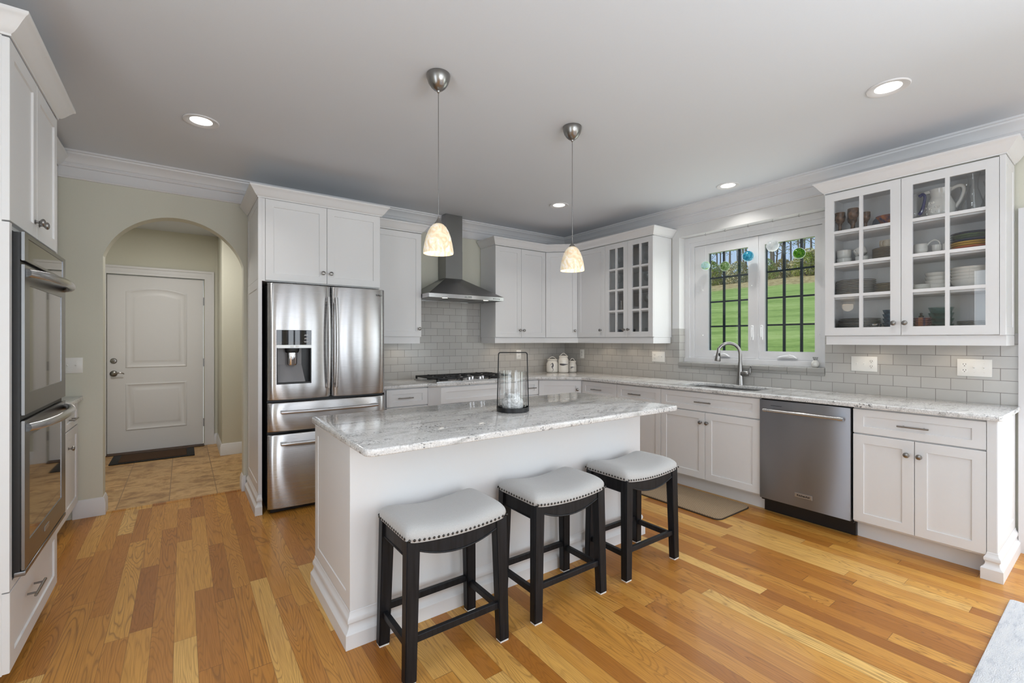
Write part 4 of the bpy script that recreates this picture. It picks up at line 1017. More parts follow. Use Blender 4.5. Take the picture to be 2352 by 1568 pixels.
st = make_stool()
st.location = (-3.334, -2.838, 0); st['label'] = 'grey saddle-seat stool at the left end of the island, nearest the camera'
dup(st, (-2.697, -2.834, 0), .0, 'grey saddle-seat stool in the middle of the three')
dup(st, (-2.057, -2.836, 0), .0, 'grey saddle-seat stool at the right end of the island, nearest the dishwasher')

# ------------------------------------------------------------------ lights
def make_pendant():
    t = thing('pendant_light', 'x', 'pendant light', (0, 0, ZC), 0, 'pendants over the island')
    b = MB(); b.lathe([(0, -.0005), (.0605, -.0005), (.062, -.006), (.060, -.022), (.052, -.045), (.038, -.066), (.022, -.080), (.009, -.086), (.0075, -.092), (.004, -.097), (0, -.098)], (0, 0, 0), 32); b.build('canopy', M['nickel'], t, 50)
    b = MB(); b.cyl((0, 0, -.096), (0, 0, -.752), .0022, 8); b.build('cord', M['nickel'], t)
    b = MB(); b.lathe([(.0025, -.742), (.004, -.752), (.010, -.764), (.019, -.776), (.021, -.780), (0, -.780)], (0, 0, 0), 20); b.build('socket_cap', M['nickel'], t)
    z0 = -.937
    pr = [(.0775, z0), (.079, z0+.006), (.0775, z0+.022), (.0725, z0+.052), (.0645, z0+.086), (.053, z0+.117), (.040, z0+.139), (.028, z0+.151), (.016, z0+.157), (0, z0+.158)]
    inn = [(0, z0+.153), (.015, z0+.152), (.026, z0+.146), (.037, z0+.134), (.050, z0+.113), (.061, z0+.083), (.069, z0+.05), (.074, z0+.022), (.075, z0+.003)]
    b = MB(); b.lathe(pr+inn, (0, 0, 0), 40, closed=False); 
    b.build('shade', M['shade'], t, 60)
    return t
pn = make_pendant(); pn.location = (-3.180, -2.487, ZC); pn['label'] = 'pendant with mottled amber-white glass bell over the left half of the island'
dup(pn, (-2.207, -2.472, ZC), None, 'pendant with mottled amber-white glass bell over the right half of the island')
for x, y in ((-3.180, -2.487), (-2.207, -2.472)): lamp('pendant_bulb', 'POINT', (x, y, ZC-.965), .5, color=(1, .84, .64), shadow_soft_size=.06)
def make_can():
    t = thing('recessed_light', 'x', 'ceiling light', (0, 0, ZC), 0, 'recessed ceiling lights')
    b = MB(); b.lathe([(.098, -.0004), (.098, -.003), (.094, -.007), (.080, -.007), (.066, -.002), (.060, -.0005)], (0, 0, 0), 40); b.build('trim_ring', M['trim'], t, 40)
    b = MB(); b.lathe([(0, -.0025), (.03, -.0025), (.0605, -.0012)], (0, 0, 0), 32); b.build('lens', M['lensglow'], t)
    return t
cn = make_can(); first = True
for x, y, lab in ((-4.169, -1.148, 'round recessed ceiling light in front of the arch, on the left of the ceiling'), (-1.129, -1.142, 'round recessed ceiling light before the corner cabinets, seen beside the right pendant cord'),
                  (-.297, -2.477, 'round recessed ceiling light directly above the window and sink'), (-1.122, -3.832, 'large-looking recessed ceiling light out in front of the crockery cabinet')):
    if first: cn.location = (x, y, ZC); cn['label'] = lab; first = False
    else: dup(cn, (x, y, ZC), None, lab)
    lamp('recessed_bulb', 'AREA', (x, y, ZC-.012), 3.4, (0, 0, 0), (1, .965, .91), shape='DISK', size=.12, spread=2.0)
pk = None
PUCKS = [(-2.44, -.16, 'under the wall cabinet beside the refrigerator'), (-1.18, -.16, 'under the two-door wall cabinet, hood side'), (-.86, -.16, 'under the two-door wall cabinet, corner side'),
         (-.53, -.28, 'under the diagonal corner cabinet, back-wall side'), (-.28, -.52, 'under the diagonal corner cabinet, window side'), (-.16, -.83, 'under the solid-door cabinet right of the corner'), (-.16, -1.20, 'under the small-paned glassware cabinet, corner side'), (-.16, -1.50, 'under the small-paned glassware cabinet, window side'),
         (-.16, -3.48, 'under the crockery cabinet, window side'), (-.16, -3.93, 'under the crockery cabinet, far right side')]
for x, y, lab in PUCKS:
    if pk is None:
        pk = thing('puck_light', 'small puck light '+lab, 'puck light', (x, y, UZ0-.0004), 0, 'puck lights under the wall cabinets')
        b = MB(); b.lathe([(0, 0), (.033, 0), (.033, -.010), (.024, -.013)], (0, 0, 0), 20); b.build('housing', M['nickel'], pk)
        b = MB(); b.lathe([(.024, -.0125), (0, -.0125)], (0, 0, 0), 16); b.build('lens', M['puckglow'], pk)
    else: dup(pk, (x, y, UZ0-.0004 if y > -3 else UZ0-.0004), None, 'small puck light '+lab)
    lamp('puck_bulb', 'SPOT', (x, y, UZ0-.018), 1.3, (0, 0, 0), (1, .82, .62), spot_size=2.3, spot_blend=.6, shadow_soft_size=.02)

# ------------------------------------------------------------------ switch and outlet plates
def plate(name, label, cat, loc, rz, gangs):
    t = thing(name, label, cat, loc, rz); w = .070+.046*(len(gangs)-1)+.003; b = MB()
    b.box(-w/2, w/2, -.006, 0, -.0575, .0575, .002, 2); b.build('cover_plate', M['plastic'], t, 30)
    for i, g in enumerate(gangs):
        x = (i-(len(gangs)-1)/2)*.046
        if g == 's':
            b = MB(); b.box(x-.005, x+.005, -.0075, -.0055, -.012, .012); b.tube([(x, -.006, .0), (x, -.016, .006)], [.0045, .0035], 8); b.build('toggle', M['plastic'], t, 0)
        else:
            b = MB()
            for z in (-.0195, .0195): b.lathe([(0, 0), (.0165, 0), (.0165, .002), (0, .002)], (x, -.0058, z), 20, (0, -1, 0))
            o = b.build('receptacle', M['plastic'], t, 30); b = MB()
            for z in (-.0195, .0195):
                for q in (-.0062, .0062): b.box(x+q-.0012, x+q+.0012, -.0083, -.0076, z-.001, z+.008)
                b.lathe([(0, 0), (.0026, 0), (.0026, .0006), (0, .0006)], (x, -.0077, z-.008), 10, (0, -1, 0))
            b.build('slots', M['slot'], o, 0)
    b = MB()
    for i, g in enumerate(gangs):
        x = (i-(len(gangs)-1)/2)*.046
        for z in ((-.030, .030) if g == 's' else (0,)): b.lathe([(0, 0), (.0028, 0), (.002, .0012), (0, .0014)], (x, -.0058, z), 8, (0, -1, 0))
    b.build('screws', M['plastic'], t, 0)
    return t
TY = -.0072
plate('switch_plate', 'double light switch plate on the sage wall left of the arch', 'light switch', (-4.929, -.0003, 1.142), 0, 'ss')
plate('outlet_plate', 'single white outlet on the back wall tile behind the lantern handle', 'outlet', (-.800, TY, 1.147), 0, 'o')
plate('outlet_plate', 'single white outlet on the tile right of the canisters', 'outlet', (TY, -.347, 1.150), R_RIGHT, 'o')
plate('switch_plate', 'three-gang plate with outlet and two switches, left of the window under the glassware', 'switch plate', (TY, -1.531, 1.147), R_RIGHT, 'oss')
plate('switch_plate', 'three-gang plate with two switches and an outlet, just right of the window', 'switch plate', (TY, -3.400, 1.147), R_RIGHT, 'sso')
plate('switch_plate', 'three-gang plate with outlet first, at the far right end of the tile', 'switch plate', (TY, -4.002, 1.146), R_RIGHT, 'oss')

# ------------------------------------------------------------------ things on the worktops
ZI = .9087
ln = thing('candle_lantern', 'black wire lantern with clear glass cylinder on the island', 'lantern', (-2.672, -2.452, ZI), -.628)
b = MB(); b.lathe([(0, 0), (.093, 0), (.097, .003), (.097, .026), (.0935, .026), (.0925, .008), (0, .008)], (0, 0, 0), 40); b.build('tray', M['lantern'], ln, 40)
b = MB(); pts = [(-.0925, 0, .012), (-.0855, 0, .335)]
for i in range(1, 6): a = PI/2*i/6; pts.append((-.0855+.012*(1-math.cos(a)), 0, .335+.012*math.sin(a)))
pts += [(-.0735, 0, .347), (.0735, 0, .347)]
for i in range(1, 6): a = PI/2*i/6; pts.append((.0735+.012*math.sin(a), 0, .347-.012*(1-math.cos(a))))
pts += [(.0855, 0, .335), (.0925, 0, .012)]
b.tube(pts, .0034, 10); b.build('handle', M['lantern'], ln)
b = MB(); b.lathe([(.083, .0085), (.083, .236), (.0805, .236), (.0805, .0085)], (0, 0, 0), 48); b.build('glass_cylinder', M['ware'], ln, 50)
cj = thing('candle_jar', 'mottled silver glass candle jar standing inside the lantern', 'candle jar', (-2.674, -2.452, ZI+.0085))
b = MB(); b.lathe([(0, 0), (.050, 0), (.061, .010), (.066, .030), (.065, .048), (.057, .064), (.047, .071), (.047, .075), (0, .075)], (0, 0, 0), 36); b.build('body', M['mercury'], cj, 60)
b = MB(); b.lathe([(.047, .0755), (.049, .079), (.049, .096), (.046, .100), (0, .100)], (0, 0, 0), 32); b.build('lid', M['mercury'], cj, 40)

def on_cyl(b, poly, r, zc, th=.0006):
    """flat outline wrapped on the front (-y) of a cylinder of radius r"""
    vs = []
    for x, z in poly:
        a = x/r; vs.append((r*math.sin(a), -r*math.cos(a), zc+z))
    o = [b.v((p[0]*(1+th/r), p[1]*(1+th/r), p[2])) for p in vs]; b.f(o)
def ribbon(b, pts, ws, r, zc):
    pts = [(v.x, v.y) for v in smoothp([(x, z, 0) for x, z in pts], 4)]; ws = smoothr(ws, 4); L = []; R_ = []
    for i, (x, z) in enumerate(pts):
        t = Vector(pts[min(i+1, len(pts)-1)])-Vector(pts[max(i-1, 0)]); t.normalize(); n = Vector((-t.y, t.x)); w = ws[i]
        L.append((x+n.x*w, z+n.y*w)); R_.append((x-n.x*w, z-n.y*w))
    for i in range(len(pts)-1): on_cyl(b, [L[i], L[i+1], R_[i+1], R_[i]], r, zc)
def canister(label, loc, r, h, mark):
    t = thing('canister', label, 'canister', (loc[0], loc[1], .9142), -.717)
    b = MB(); nk = r*.86
    b.lathe([(0, 0), (r*.88, 0), (r*.96, r*.06), (r, r*.18), (r, h-.045), (r*.97, h-.034), (nk, h-.020), (nk*.97, h-.014), (nk*.985, h-.004), (nk*.9, h), (0, h)], (0, 0, 0), 40); bd = b.build('body', M['ceramic'], t, 50)
    b = MB(); b.lathe([(0, h+.0005), (nk*1.0, h+.0005), (nk*1.03, h+.004), (nk*1.03, h+.013), (nk*.96, h+.017), (0, h+.019)], (0, 0, 0), 40); ld = b.build('lid', M['ceramic'], t, 40)
    b = MB(); w = r*.58; pts = [(-w+2*w*i/14, 0, h+.017+.030*math.sin(PI*i/14)**.8) for i in range(15)]; b.tube(pts, .0042, 8); b.build('lid_handle', M['ceramic'], ld)
    b = MB()
    if mark == 'seahorse':
        z = .085
        ribbon(b, [(-.026, .014), (-.020, .018), (-.013, .023), (-.006, .028), (0, .033), (.004, .028)], [.0015, .002, .0025, .004, .006, .007], r, z)
        ribbon(b, [(.003, .030), (.006, .018), (.007, .004), (.004, -.010), (-.002, -.022), (.004, -.032), (.010, -.044), (.011, -.056), (.005, -.066), (-.003, -.069), (-.007, -.064)], [.006, .009, .010, .009, .006, .0042, .0034, .0028, .0024, .002, .0012], r, z)
        ribbon(b, [(-.004, -.002), (-.010, -.010), (-.014, -.016)], [.004, .003, .001], r, z); ribbon(b, [(0, .034), (.003, .038), (.001, .043)], [.003, .002, .001], r, z)
    elif mark == 'fish':
        z = .104
        ribbon(b, [(-.055, .003), (-.050, .002), (-.03, 0), (-.005, -.002), (.02, 0), (.040, .001), (.050, .000)], [.001, .009, .012, .013, .009, .004, .0022], r, z)
        ribbon(b, [(.049, .0), (.054, .001), (.0575, -.002)], [.0022, .006, .0115], r, z)
    else:
        z = .062
        ribbon(b, [(-.024, .002), (-.012, .004), (.004, .005), (.012, .004)], [.004, .006, .006, .003], r, z)
        ribbon(b, [(.012, .006), (.026, .006), (.036, .004)], [.0015, .0017, .001], r, z); ribbon(b, [(.016, .006), (.019, -.006), (.019, -.020)], [.0014, .0015, .001], r, z)
        for x in (-.020, -.013, -.006, .001): ribbon(b, [(x, 0), (x-.004, -.010), (x-.012, -.016)], [.0014, .0014, .0008], r, z)
        ribbon(b, [(-.024, .004), (-.032, .010), (-.036, .008)], [.0012, .0012, .0008], r, z)
    b.build('printed_mark', M['ink'], bd, 0)
    return t
canister('wide white ceramic canister with a seahorse print', (-.362, -.158), .0775, .152, 'seahorse')
canister('tall white ceramic canister with a dark fish print, in the middle', (-.272, -.272), .067, .198, 'fish')
canister('smallest white ceramic canister with a lobster print', (-.134, -.292), .0545, .128, 'lobster')
vs_ = thing('bud_vase', 'small white vase with grey rim on the window sill', 'vase', (.05, -3.045, 1.1003))
b = MB(); b.lathe([(0, 0), (.018, 0), (.027, .012), (.030, .026), (.027, .042), (.018, .054), (.015, .060)], (0, 0, 0), 28); b.build('body', M['ceramic'], vs_, 60)
b = MB(); b.lathe([(.015, .0602), (.0145, .068), (.019, .082), (.020, .086), (.017, .086), (.012, .068), (.012, .061)], (0, 0, 0), 28); b.build('rim', glaze('grey_glaze', (110, 112, 114), (176, 176, 174), 60), vs_, 60)

# ------------------------------------------------------------------ glass balls hanging in the window
ORB = [(-2.066, 2.084, .044, 'small glass ball, yellow-green above and icy clear below, leftmost in the window', swirl('yellow_green_swirl', (176, 196, 60), (190, 214, 222), (214, 232, 236), 14, .35)),
       (-2.269, 2.052, .047, 'clear glass ball speckled dark green, second along the window', swirl('green_speckle_swirl', (50, 82, 38), (150, 178, 120), (214, 224, 204), 26, .55)),
       (-2.493, 2.117, .050, 'turquoise glass ball with dark spots, by the window mullion', swirl('turquoise_swirl', (24, 92, 130), (66, 170, 196), (110, 200, 216), 24, .25)),
       (-2.712, 2.178, .051, 'white swirled clear glass ball hanging highest in the window', swirl('white_swirl', (236, 236, 238), (226, 228, 230), (206, 212, 218), 12, .35)),
       (-2.928, 2.076, .048, 'vivid green glass ball, rightmost in the window', swirl('vivid_green_swirl', (18, 60, 10), (86, 160, 26), (166, 204, 50), 28, .25))]
HK = thing('cup_hook', 'x', 'hook', (.03, 0, 2.4168), 0, 'hooks over the window')
b = MB(); b.cyl((0, 0, .0), (0, 0, -.010), .0016, 8); b.tube([(0, .0, -.010), (0, .005, -.013), (0, .006, -.020), (0, 0, -.025), (0, -.006, -.021)], .0015, 8); b.build('hook_wire', M['nickel'], HK)
ordn = ['first', 'second', 'third', 'fourth', 'fifth']
for i, (y, z, r, lab, m) in enumerate(ORB):
    hl = 'small metal hook over the window, %s from the left' % ordn[i]
    if i == 0: HK.location = (.03, y, 2.4168); HK['label'] = hl
    else: dup(HK, (.03, y, 2.4168), None, hl)
    t = thing('glass_ball', lab, 'glass ball', (.03, y, z))
    b = MB(); b.ball((0, 0, 0), r, 28, 18); b.build('globe', m, t, 80)
    b = MB(); b.lathe([(.004, r-.002), (.004, r+.006), (0, r+.007)], (0, 0, 0), 10); b.tube([(0, .006*math.cos(a*PI/6), r+.011+.006*math.sin(a*PI/6)) for a in range(12)], .0018, 6, closed=True); b.build('loop', M['ware'], t)
    b = MB(); b.cyl((0, 0, r+.016), (0, 0, 2.4168-.0245-z), .0006, 6); b.build('thread', M['plastic'], t)

# ------------------------------------------------------------------ mats and rug
dm = thing('door_mat', 'brown coir door mat with black rubber border in the hall', 'door mat', (-4.527, 1.985, 0))
b = MB(); b.prism(rrect(-.375, .375, -.235, .235, .01, 2), .0002, .010, .002); b.build('rubber_border', M['rubber'], dm)
b = MB(); b.box(-.300, .300, -.190, .190, .0101, .0135); b.build('coir_panel', M['coir'], dm, 0)
sm = thing('kitchen_mat', 'tan woven mat on the floor before the sink cabinet', 'mat', (-.842, -2.345, 0))
b = MB(); b.prism(rrect(-.235, .235, -.490, .490, .05), .0002, .007, .002); b.build('backing', M['matedge'], sm)
b = MB(); b.prism(rrect(-.230, .230, -.485, .485, .047), .0071, .0135, .002); b.build('woven_top', M['sinkmat'], sm)
b = MB(); b.prism(rrect(-3.25, -.85, -6.60, -4.256, .02, 3), .0004, .0135, .004); tag(b.build('area_rug', M['rug']), 'pale grey mottled rug cut off by the lower right corner', 'rug')

# ------------------------------------------------------------------ crockery behind the large glass doors
Z1, Z2, Z3, Z4 = [z+.0004 for z in SHZ]           # bottom shelf to top shelf
XC = -.165
def wordn(i): return ['first', 'second', 'third', 'fourth', 'fifth', 'sixth', 'seventh', 'eighth', 'ninth', 'tenth', 'eleventh', 'twelfth'][i]
def plate_mesh(r, m, edge=None, t=.004, lift=.012):
    b = MB(); pr = [(0, 0), (r*.58, 0), (r*.62, .002), (r*.98, lift-.002), (r, lift), (r*.985, lift+t*.6), (r*.62, t+.001), (r*.56, t-.001), (0, t-.001)]
    b.lathe(pr, (0, 0, 0), 36)
    return b, m
def stack(name, what, n, loc, r, mats, pitch, lift=.012, rimmat=None, group=None, cat='plate'):
    """n stacked plates, lowest first; each one is a thing, its dark rim a part"""
    proto = {}
    for k in range(n):
        m = mats[k % len(mats)] if len(mats) < n else mats[k]
        z = loc[2]+k*pitch; top = n-1-k
        lab = what.replace(' from the top of', ', topmost of') if top == 0 else wordn(top)+' '+what
        if m.name not in proto:
            t = thing(name, lab, cat, (loc[0], loc[1], z), 0, group)
            b, _ = plate_mesh(r, m, lift=lift); b.build('dish', m, t, 50)
            if rimmat:
                b = MB(); b.tube([(r*math.cos(2*PI*i/36), r*math.sin(2*PI*i/36), lift+.0004) for i in range(36)], .0021, 6, closed=True); b.build('rim_band', rimmat, t)
            proto[m.name] = t
        else: dup(proto[m.name], (loc[0], loc[1], z), None, lab)
darkrim = paint('dark_rim_glaze', (54, 48, 44), .3)
blk = paint('black_rim_glaze', (24, 24, 24), .3)
stack('dinner_plate', 'dark-rimmed dinner plate from the top of the big stack', 10, (XC, -3.393, Z2), .120, [M['ceramic']], .0122, rimmat=darkrim, group='dark rimmed dinner plates')
stack('side_plate', 'dark-rimmed side plate from the top of the smaller stack', 7, (XC-.01, -3.585, Z2), .074, [M['cream']], .0115, rimmat=darkrim, group='dark rimmed side plates')
stack('dinner_plate', 'black-rimmed plate from the top of the wide bottom-shelf stack', 10, (XC, -3.415, Z1), .126, [M['ceramic']], .0108, rimmat=blk, group='black rimmed plates')
stack('side_plate', 'cream plate from the top of the stack under the mug', 9, (XC, -3.583, Z3), .085, [M['cream']], .0105, rimmat=darkrim, group='plates under the mug')
def cupbody(b, r, h, t=.003, flare=1.0):
    b.lathe([(0, 0), (r*.80, 0), (r*.92, .004), (r, h*.5), (r*flare, h), (r*flare-t, h), (r-t, h*.5), (r*.86-t, .007), (0, .006)], (0, 0, 0), 28)
def mug(label, loc, rz, r=.043, h=.056, m='cream', tilt=None, group=None):
    t = thing('mug', label, 'mug', loc, rz, group); b = MB(); cupbody(b, r, h); bd = b.build('body', M[m], t, 50)
    b = MB(); b.tube(smoothp([(r-.004, 0, h*.82), (r+.014, 0, h*.80), (r+.022, 0, h*.5), (r+.014, 0, h*.22), (r-.004, 0, h*.18)]), .0045, 8); b.build('handle', M[m], t)
    if tilt: t.rotation_euler = (tilt, 0, rz)
    return t
mug('cream mug sitting on top of a plate stack', (XC, -3.583, Z3+8*.0105+.0145), PI*.92, .046, .056)
g_ = 'white cups on the second shelf down'
def ramekin(label, loc):
    t = thing('ramekin', label, 'bowl', loc, 0, 'white ramekins'); b = MB(); cupbody(b, .046, .061, .0035, 1.03); b.build('bowl', M['ceramic'], t, 50); return t
r0 = ramekin('white ramekin at the bottom of the pair, far left of the shelf', (XC, -3.320, Z3)); dup(r0, (XC, -3.320, Z3+.0613), None, 'white ramekin stacked on top of another, far left of the shelf')
mug('white cup standing beside the ramekins with its handle out', (XC, -3.432, Z3), -PI*.38, .042, .062, 'ceramic', group=g_)
mug('white cup tipped over on top of another cup', (XC, -3.432, Z3+.0755), PI*.9, .040, .048, 'ceramic', tilt=.42, group=g_)
# stoneware goblets and painted bowls on the top shelf
gob = glaze('brown_pottery_glaze', (56, 38, 26), (118, 86, 62), 34)
def goblet(label, loc, s=1.0):
    t = thing('goblet', label, 'goblet', loc, 0, 'brown pottery goblets'); b = MB()
    b.lathe([(0, 0), (.026, 0), (.028, .004), (.014, .014), (.0115, .04), (.012, .078), (.015, .086), (.018, .094), (.030, .108), (.035, .132), (.034, .172), (.031, .173), (.032, .132), (.026, .112), (0, .102)], (0, 0, 0), 24); b.build('cup', gob, t, 60); t.scale = (s, s, s); return t
g0 = goblet('brown pottery goblet at the far left of the top shelf', (XC-.03, -3.302, Z4))
dup(g0, (XC+.02, -3.366, Z4), None, 'brown pottery goblet, second from the left on the top shelf', (.92,)*3)
dup(g0, (XC-.075, -3.400, Z4), None, 'tallest brown pottery goblet, third on the top shelf', (1.02,)*3)
dup(g0, (XC+.00, -3.454, Z4), None, 'brown pottery goblet behind the door mullion on the top shelf', (.86,)*3)
t = thing('bowl', 'round slate-blue bowl behind the orange painted dish', 'bowl', (XC+.06, -3.532, Z4)); b = MB()
b.lathe([(0, 0), (.030, 0), (.048, .020), (.055, .050), (.049, .082), (.038, .098), (.034, .098), (.044, .082), (.049, .05), (.04, .02), (0, .008)], (0, 0, 0), 28); b.build('vessel', glaze('slate_blue_glaze', (44, 58, 82), (78, 98, 122), 20), t, 60)
t = thing('painted_dish', 'orange and navy painted dish leaning at the right of the top shelf', 'dish', (XC-.04, -3.600, Z4)); b = MB()
b.lathe([(0, 0), (.026, 0), (.030, .012), (.060, .060), (.074, .082), (.071, .083), (.056, .062), (.024, .014), (0, .010)], (0, 0, 0), 32); b.build('bowl', glaze('orange_navy_glaze', (38, 44, 84), (206, 122, 52), 11), t, 60)
# lower shelf, left door
t = thing('metal_bowl', 'small shiny silver bowl on the bottom shelf', 'bowl', (XC-.08, -3.535, Z1)); b = MB(); b.lathe([(0, 0), (.014, 0), (.028, .022), (.036, .066), (.0345, .066), (.026, .024), (0, .008)], (0, 0, 0), 24); b.build('bowl', M['chrome'], t, 60)
blu = glaze('blue_stoneware_glaze', (44, 66, 92), (96, 126, 150), 30)
def bowl(name, label, loc, r, h, m, group=None):
    t = thing(name, label, 'bowl', loc, 0, group); b = MB(); b.lathe([(0, 0), (r*.5, 0), (r*.52, .004), (r*.82, h*.45), (r, h), (r-.003, h), (r*.78, h*.48), (r*.4, .008), (0, .006)], (0, 0, 0), 32); b.build('vessel', m, t, 60); return t
b0 = bowl('bowl', 'lowest blue stoneware bowl of the stack of five', (XC-.02, -3.612, Z1), .052, .046, blu, 'blue stoneware bowls')
for k, nm in enumerate(('second blue stoneware bowl from the bottom of its stack', 'third blue stoneware bowl from the bottom of its stack', 'fourth blue stoneware bowl from the bottom of its stack', 'topmost blue stoneware bowl of the stack')): dup(b0, (XC-.02+.003*(k % 2), -3.612, Z1+.030*(k+1)), None, nm)
# right door, top shelf
t = thing('glass_mug', 'clear glass mug with a cobalt blue handle', 'mug', (XC-.07, -3.742, Z4), PI*1.42); b = MB(); cupbody(b, .036, .185, .003); b.build('body', M['ware'], t, 50)
b = MB(); b.tube(smoothp([(.034, 0, .168), (.052, 0, .178), (.064, 0, .156), (.056, 0, .10), (.042, 0, .058), (.032, 0, .050)]), smoothr([.011, .009, .008, .0085, .010, .012]), 10); b.build('handle', paint('cobalt_glass', (30, 32, 92), .12), t)
pt = thing('pitcher', 'white ceramic pitcher with embossed grapes on the top shelf', 'pitcher', (XC-.02, -3.868, Z4), -PI*.42)
b = MB(); b.lathe([(0, 0), (.050, 0), (.060, .010), (.071, .045), (.068, .080), (.054, .112), (.046, .128), (.050, .150), (.054, .166), (.049, .166), (.043, .130), (.05, .112), (.063, .08), (.066, .045), (0, .012)], (0, 0, 0), 36); bd = b.build('body', M['ceramic'], pt, 60)
b = MB(); b.tube(smoothp([(.045, 0, .158), (.075, 0, .172), (.100, 0, .168), (.106, 0, .140), (.090, 0, .095), (.066, 0, .058)]), smoothr([.009, .0085, .009, .0095, .0095, .009]), 10); b.build('handle', M['ceramic'], pt)
b = MB(); b.prism([(-.075, 0), (-.045, .018), (-.045, -.018)], .150, .166, .003); b.build('spout', M['ceramic'], pt)
b = MB(); rnd = random.Random(3)
for k in range(26):
    a = -PI/2-.9+rnd.uniform(-.75, .75); z = .035+rnd.uniform(0, .062); r = .0665 if z < .07 else .0625; b.ball((r*math.cos(a), r*math.sin(a), z), .0068, 8, 6)
b.build('embossed_grapes', M['ceramic'], bd, 60); pt.scale = (1.06, 1.06, 1.22)
def carafe(label, loc, s):
    t = thing('carafe', label, 'carafe', loc, 0, 'clear glass carafes'); b = MB()
    b.lathe([(0, 0), (.036, 0), (.040, .006), (.038, .045), (.026, .085), (.017, .12), (.018, .16), (.025, .190), (.0235, .190), (.0165, .16), (.0155, .12), (.0245, .085), (.036, .045), (.037, .008), (0, .005)], (0, 0, 0), 28); b.build('vessel', M['ware'], t, 60); t.scale = (s, s, s); return t
c0 = carafe('clear glass carafe nearest the white pitcher', (XC+.065, -3.975, Z4), 1.15)
dup(c0, (XC-.05, -4.028, Z4), None, 'tall clear glass carafe in the middle of three', (1.34,)*3); dup(c0, (XC+.065, -4.084, Z4), None, 'clear glass carafe at the far right of the top shelf', (1.15,)*3)
# right door, second shelf: tea things and coloured plates
tp = thing('gravy_boat', 'white lidless teapot-shaped pourer on a saucer, left of the egg cups', 'pourer', (XC, -3.764, Z3+.0075), -PI/2)
b = MB(); b.lathe([(0, 0), (.020, 0), (.034, .012), (.040, .030), (.037, .052), (.034, .056), (.031, .056), (.036, .03), (0, .006)], (0, 0, 0), 28); b.build('body', M['ceramic'], tp, 60); tp.scale = (1, 1, 1.6)
b = MB(); b.tube(smoothp([(.034, 0, .048), (.052, 0, .062), (.074, 0, .066), (.092, 0, .058), (.098, 0, .046)]), .0035, 8); b.build('handle', M['ceramic'], tp)
t = thing('saucer', 'white saucer beneath the white pourer', 'saucer', (XC, -3.764, Z3)); b, _ = plate_mesh(.062, None, lift=.007); b.build('dish', M['ceramic'], t, 50)
def eggcup(label, loc):
    t = thing('egg_cup', label, 'egg cup', loc, 0, 'white egg cups'); b = MB(); b.lathe([(0, 0), (.018, 0), (.012, .008), (.012, .014), (.024, .028), (.026, .052), (.023, .052), (.02, .028), (0, .018)], (0, 0, 0), 24); b.build('cup', M['ceramic'], t, 60); t.scale = (1, 1, 1.5); return t
e0 = eggcup('white footed egg cup next to the pourer handle', (XC, -3.846, Z3)); dup(e0, (XC, -3.900, Z3), None, 'white footed egg cup half hidden by the door mullion')
cols = [((188, 92, 58), 'terracotta'), ((200, 104, 62), 'terracotta'), ((206, 164, 62), 'mustard'), ((212, 172, 74), 'mustard'), ((34, 42, 72), 'navy'), ((66, 84, 50), 'green'), ((78, 96, 54), 'green'), ((36, 38, 58), 'navy')]
nm = ['lowest terracotta plate of the coloured stack', 'upper terracotta plate of the coloured stack', 'lower mustard plate of the coloured stack', 'upper mustard plate of the coloured stack', 'navy plate in the middle of the coloured stack', 'lower green plate of the coloured stack', 'upper green plate of the coloured stack', 'topmost dark navy plate of the coloured stack']
for k, ((c, n_), lab) in enumerate(zip(cols, nm)):
    t = thing('coloured_plate', lab, 'plate', (XC, -4.020, Z3+k*.0152), 0, 'coloured plates'); b, _ = plate_mesh(.106, None, t=.006, lift=.016); b.build('dish', paint('plate_glaze_%d' % k, c, .2, amount=.15, sc=20), t, 50)
# right door, third shelf
stack('side_plate', 'small white plate from the top of the short stack beside white bowls', 6, (XC-.03, -3.768, Z2), .056, [M['ceramic']], .0082, lift=.010, group='small white plates')
w0 = bowl('bowl', 'lowest white bowl of the stack of four', (XC+.02, -3.842, Z2), .062, .052, M['ceramic'], 'white bowls')
for k, n_ in enumerate(('second white bowl from the bottom of the stack of four', 'third white bowl from the bottom of the stack of four', 'topmost white bowl of the stack of four')): dup(w0, (XC+.02, -3.842, Z2+.026*(k+1)), None, n_)
s0 = bowl('serving_bowl', 'lowest large white serving bowl at the right of its shelf', (XC-.01, -4.020, Z2), .108, .062, M['ceramic'], 'large white serving bowls')
for k, n_ in enumerate(('second large white serving bowl from the bottom', 'third large white serving bowl from the bottom', 'fourth large white serving bowl from the bottom', 'topmost large white serving bowl')): dup(s0, (XC-.01, -4.020, Z2+.020*(k+1)), None, n_)
# right door, bottom shelf
pat = glaze('blue_red_patterned_glaze', (40, 50, 96), (190, 120, 84), 55)
stack('saucer', 'patterned saucer from the top of the stack under the pepper mill', 9, (XC-.02, -3.775, Z1), .052, [pat], .0112, lift=.010, group='patterned saucers', cat='saucer')
t = thing('pepper_mill', 'tiny dark pepper mill standing on the patterned saucers', 'pepper mill', (XC-.02, -3.772, Z1+8*.0112+.0045)); b = MB(); b.lathe([(0, 0), (.015, 0), (.012, .014), (.014, .022), (.006, .026), (.006, .030), (.009, .036), (.006, .042), (0, .043)], (0, 0, 0), 18); b.build('body', paint('dark_mill', (44, 40, 38), .35), t, 60)
a0 = bowl('glass_bowl', 'lowest pale aqua glass bowl in the nest of four', (XC+.03, -3.862, Z1), .066, .060, M['aqua'], 'aqua glass bowls')
for k, n_ in enumerate(('second pale aqua glass bowl from the bottom of the nest', 'third pale aqua glass bowl from the bottom of the nest', 'topmost pale aqua glass bowl of the nest')): dup(a0, (XC+.03, -3.862, Z1+.037*(k+1)), None, n_)
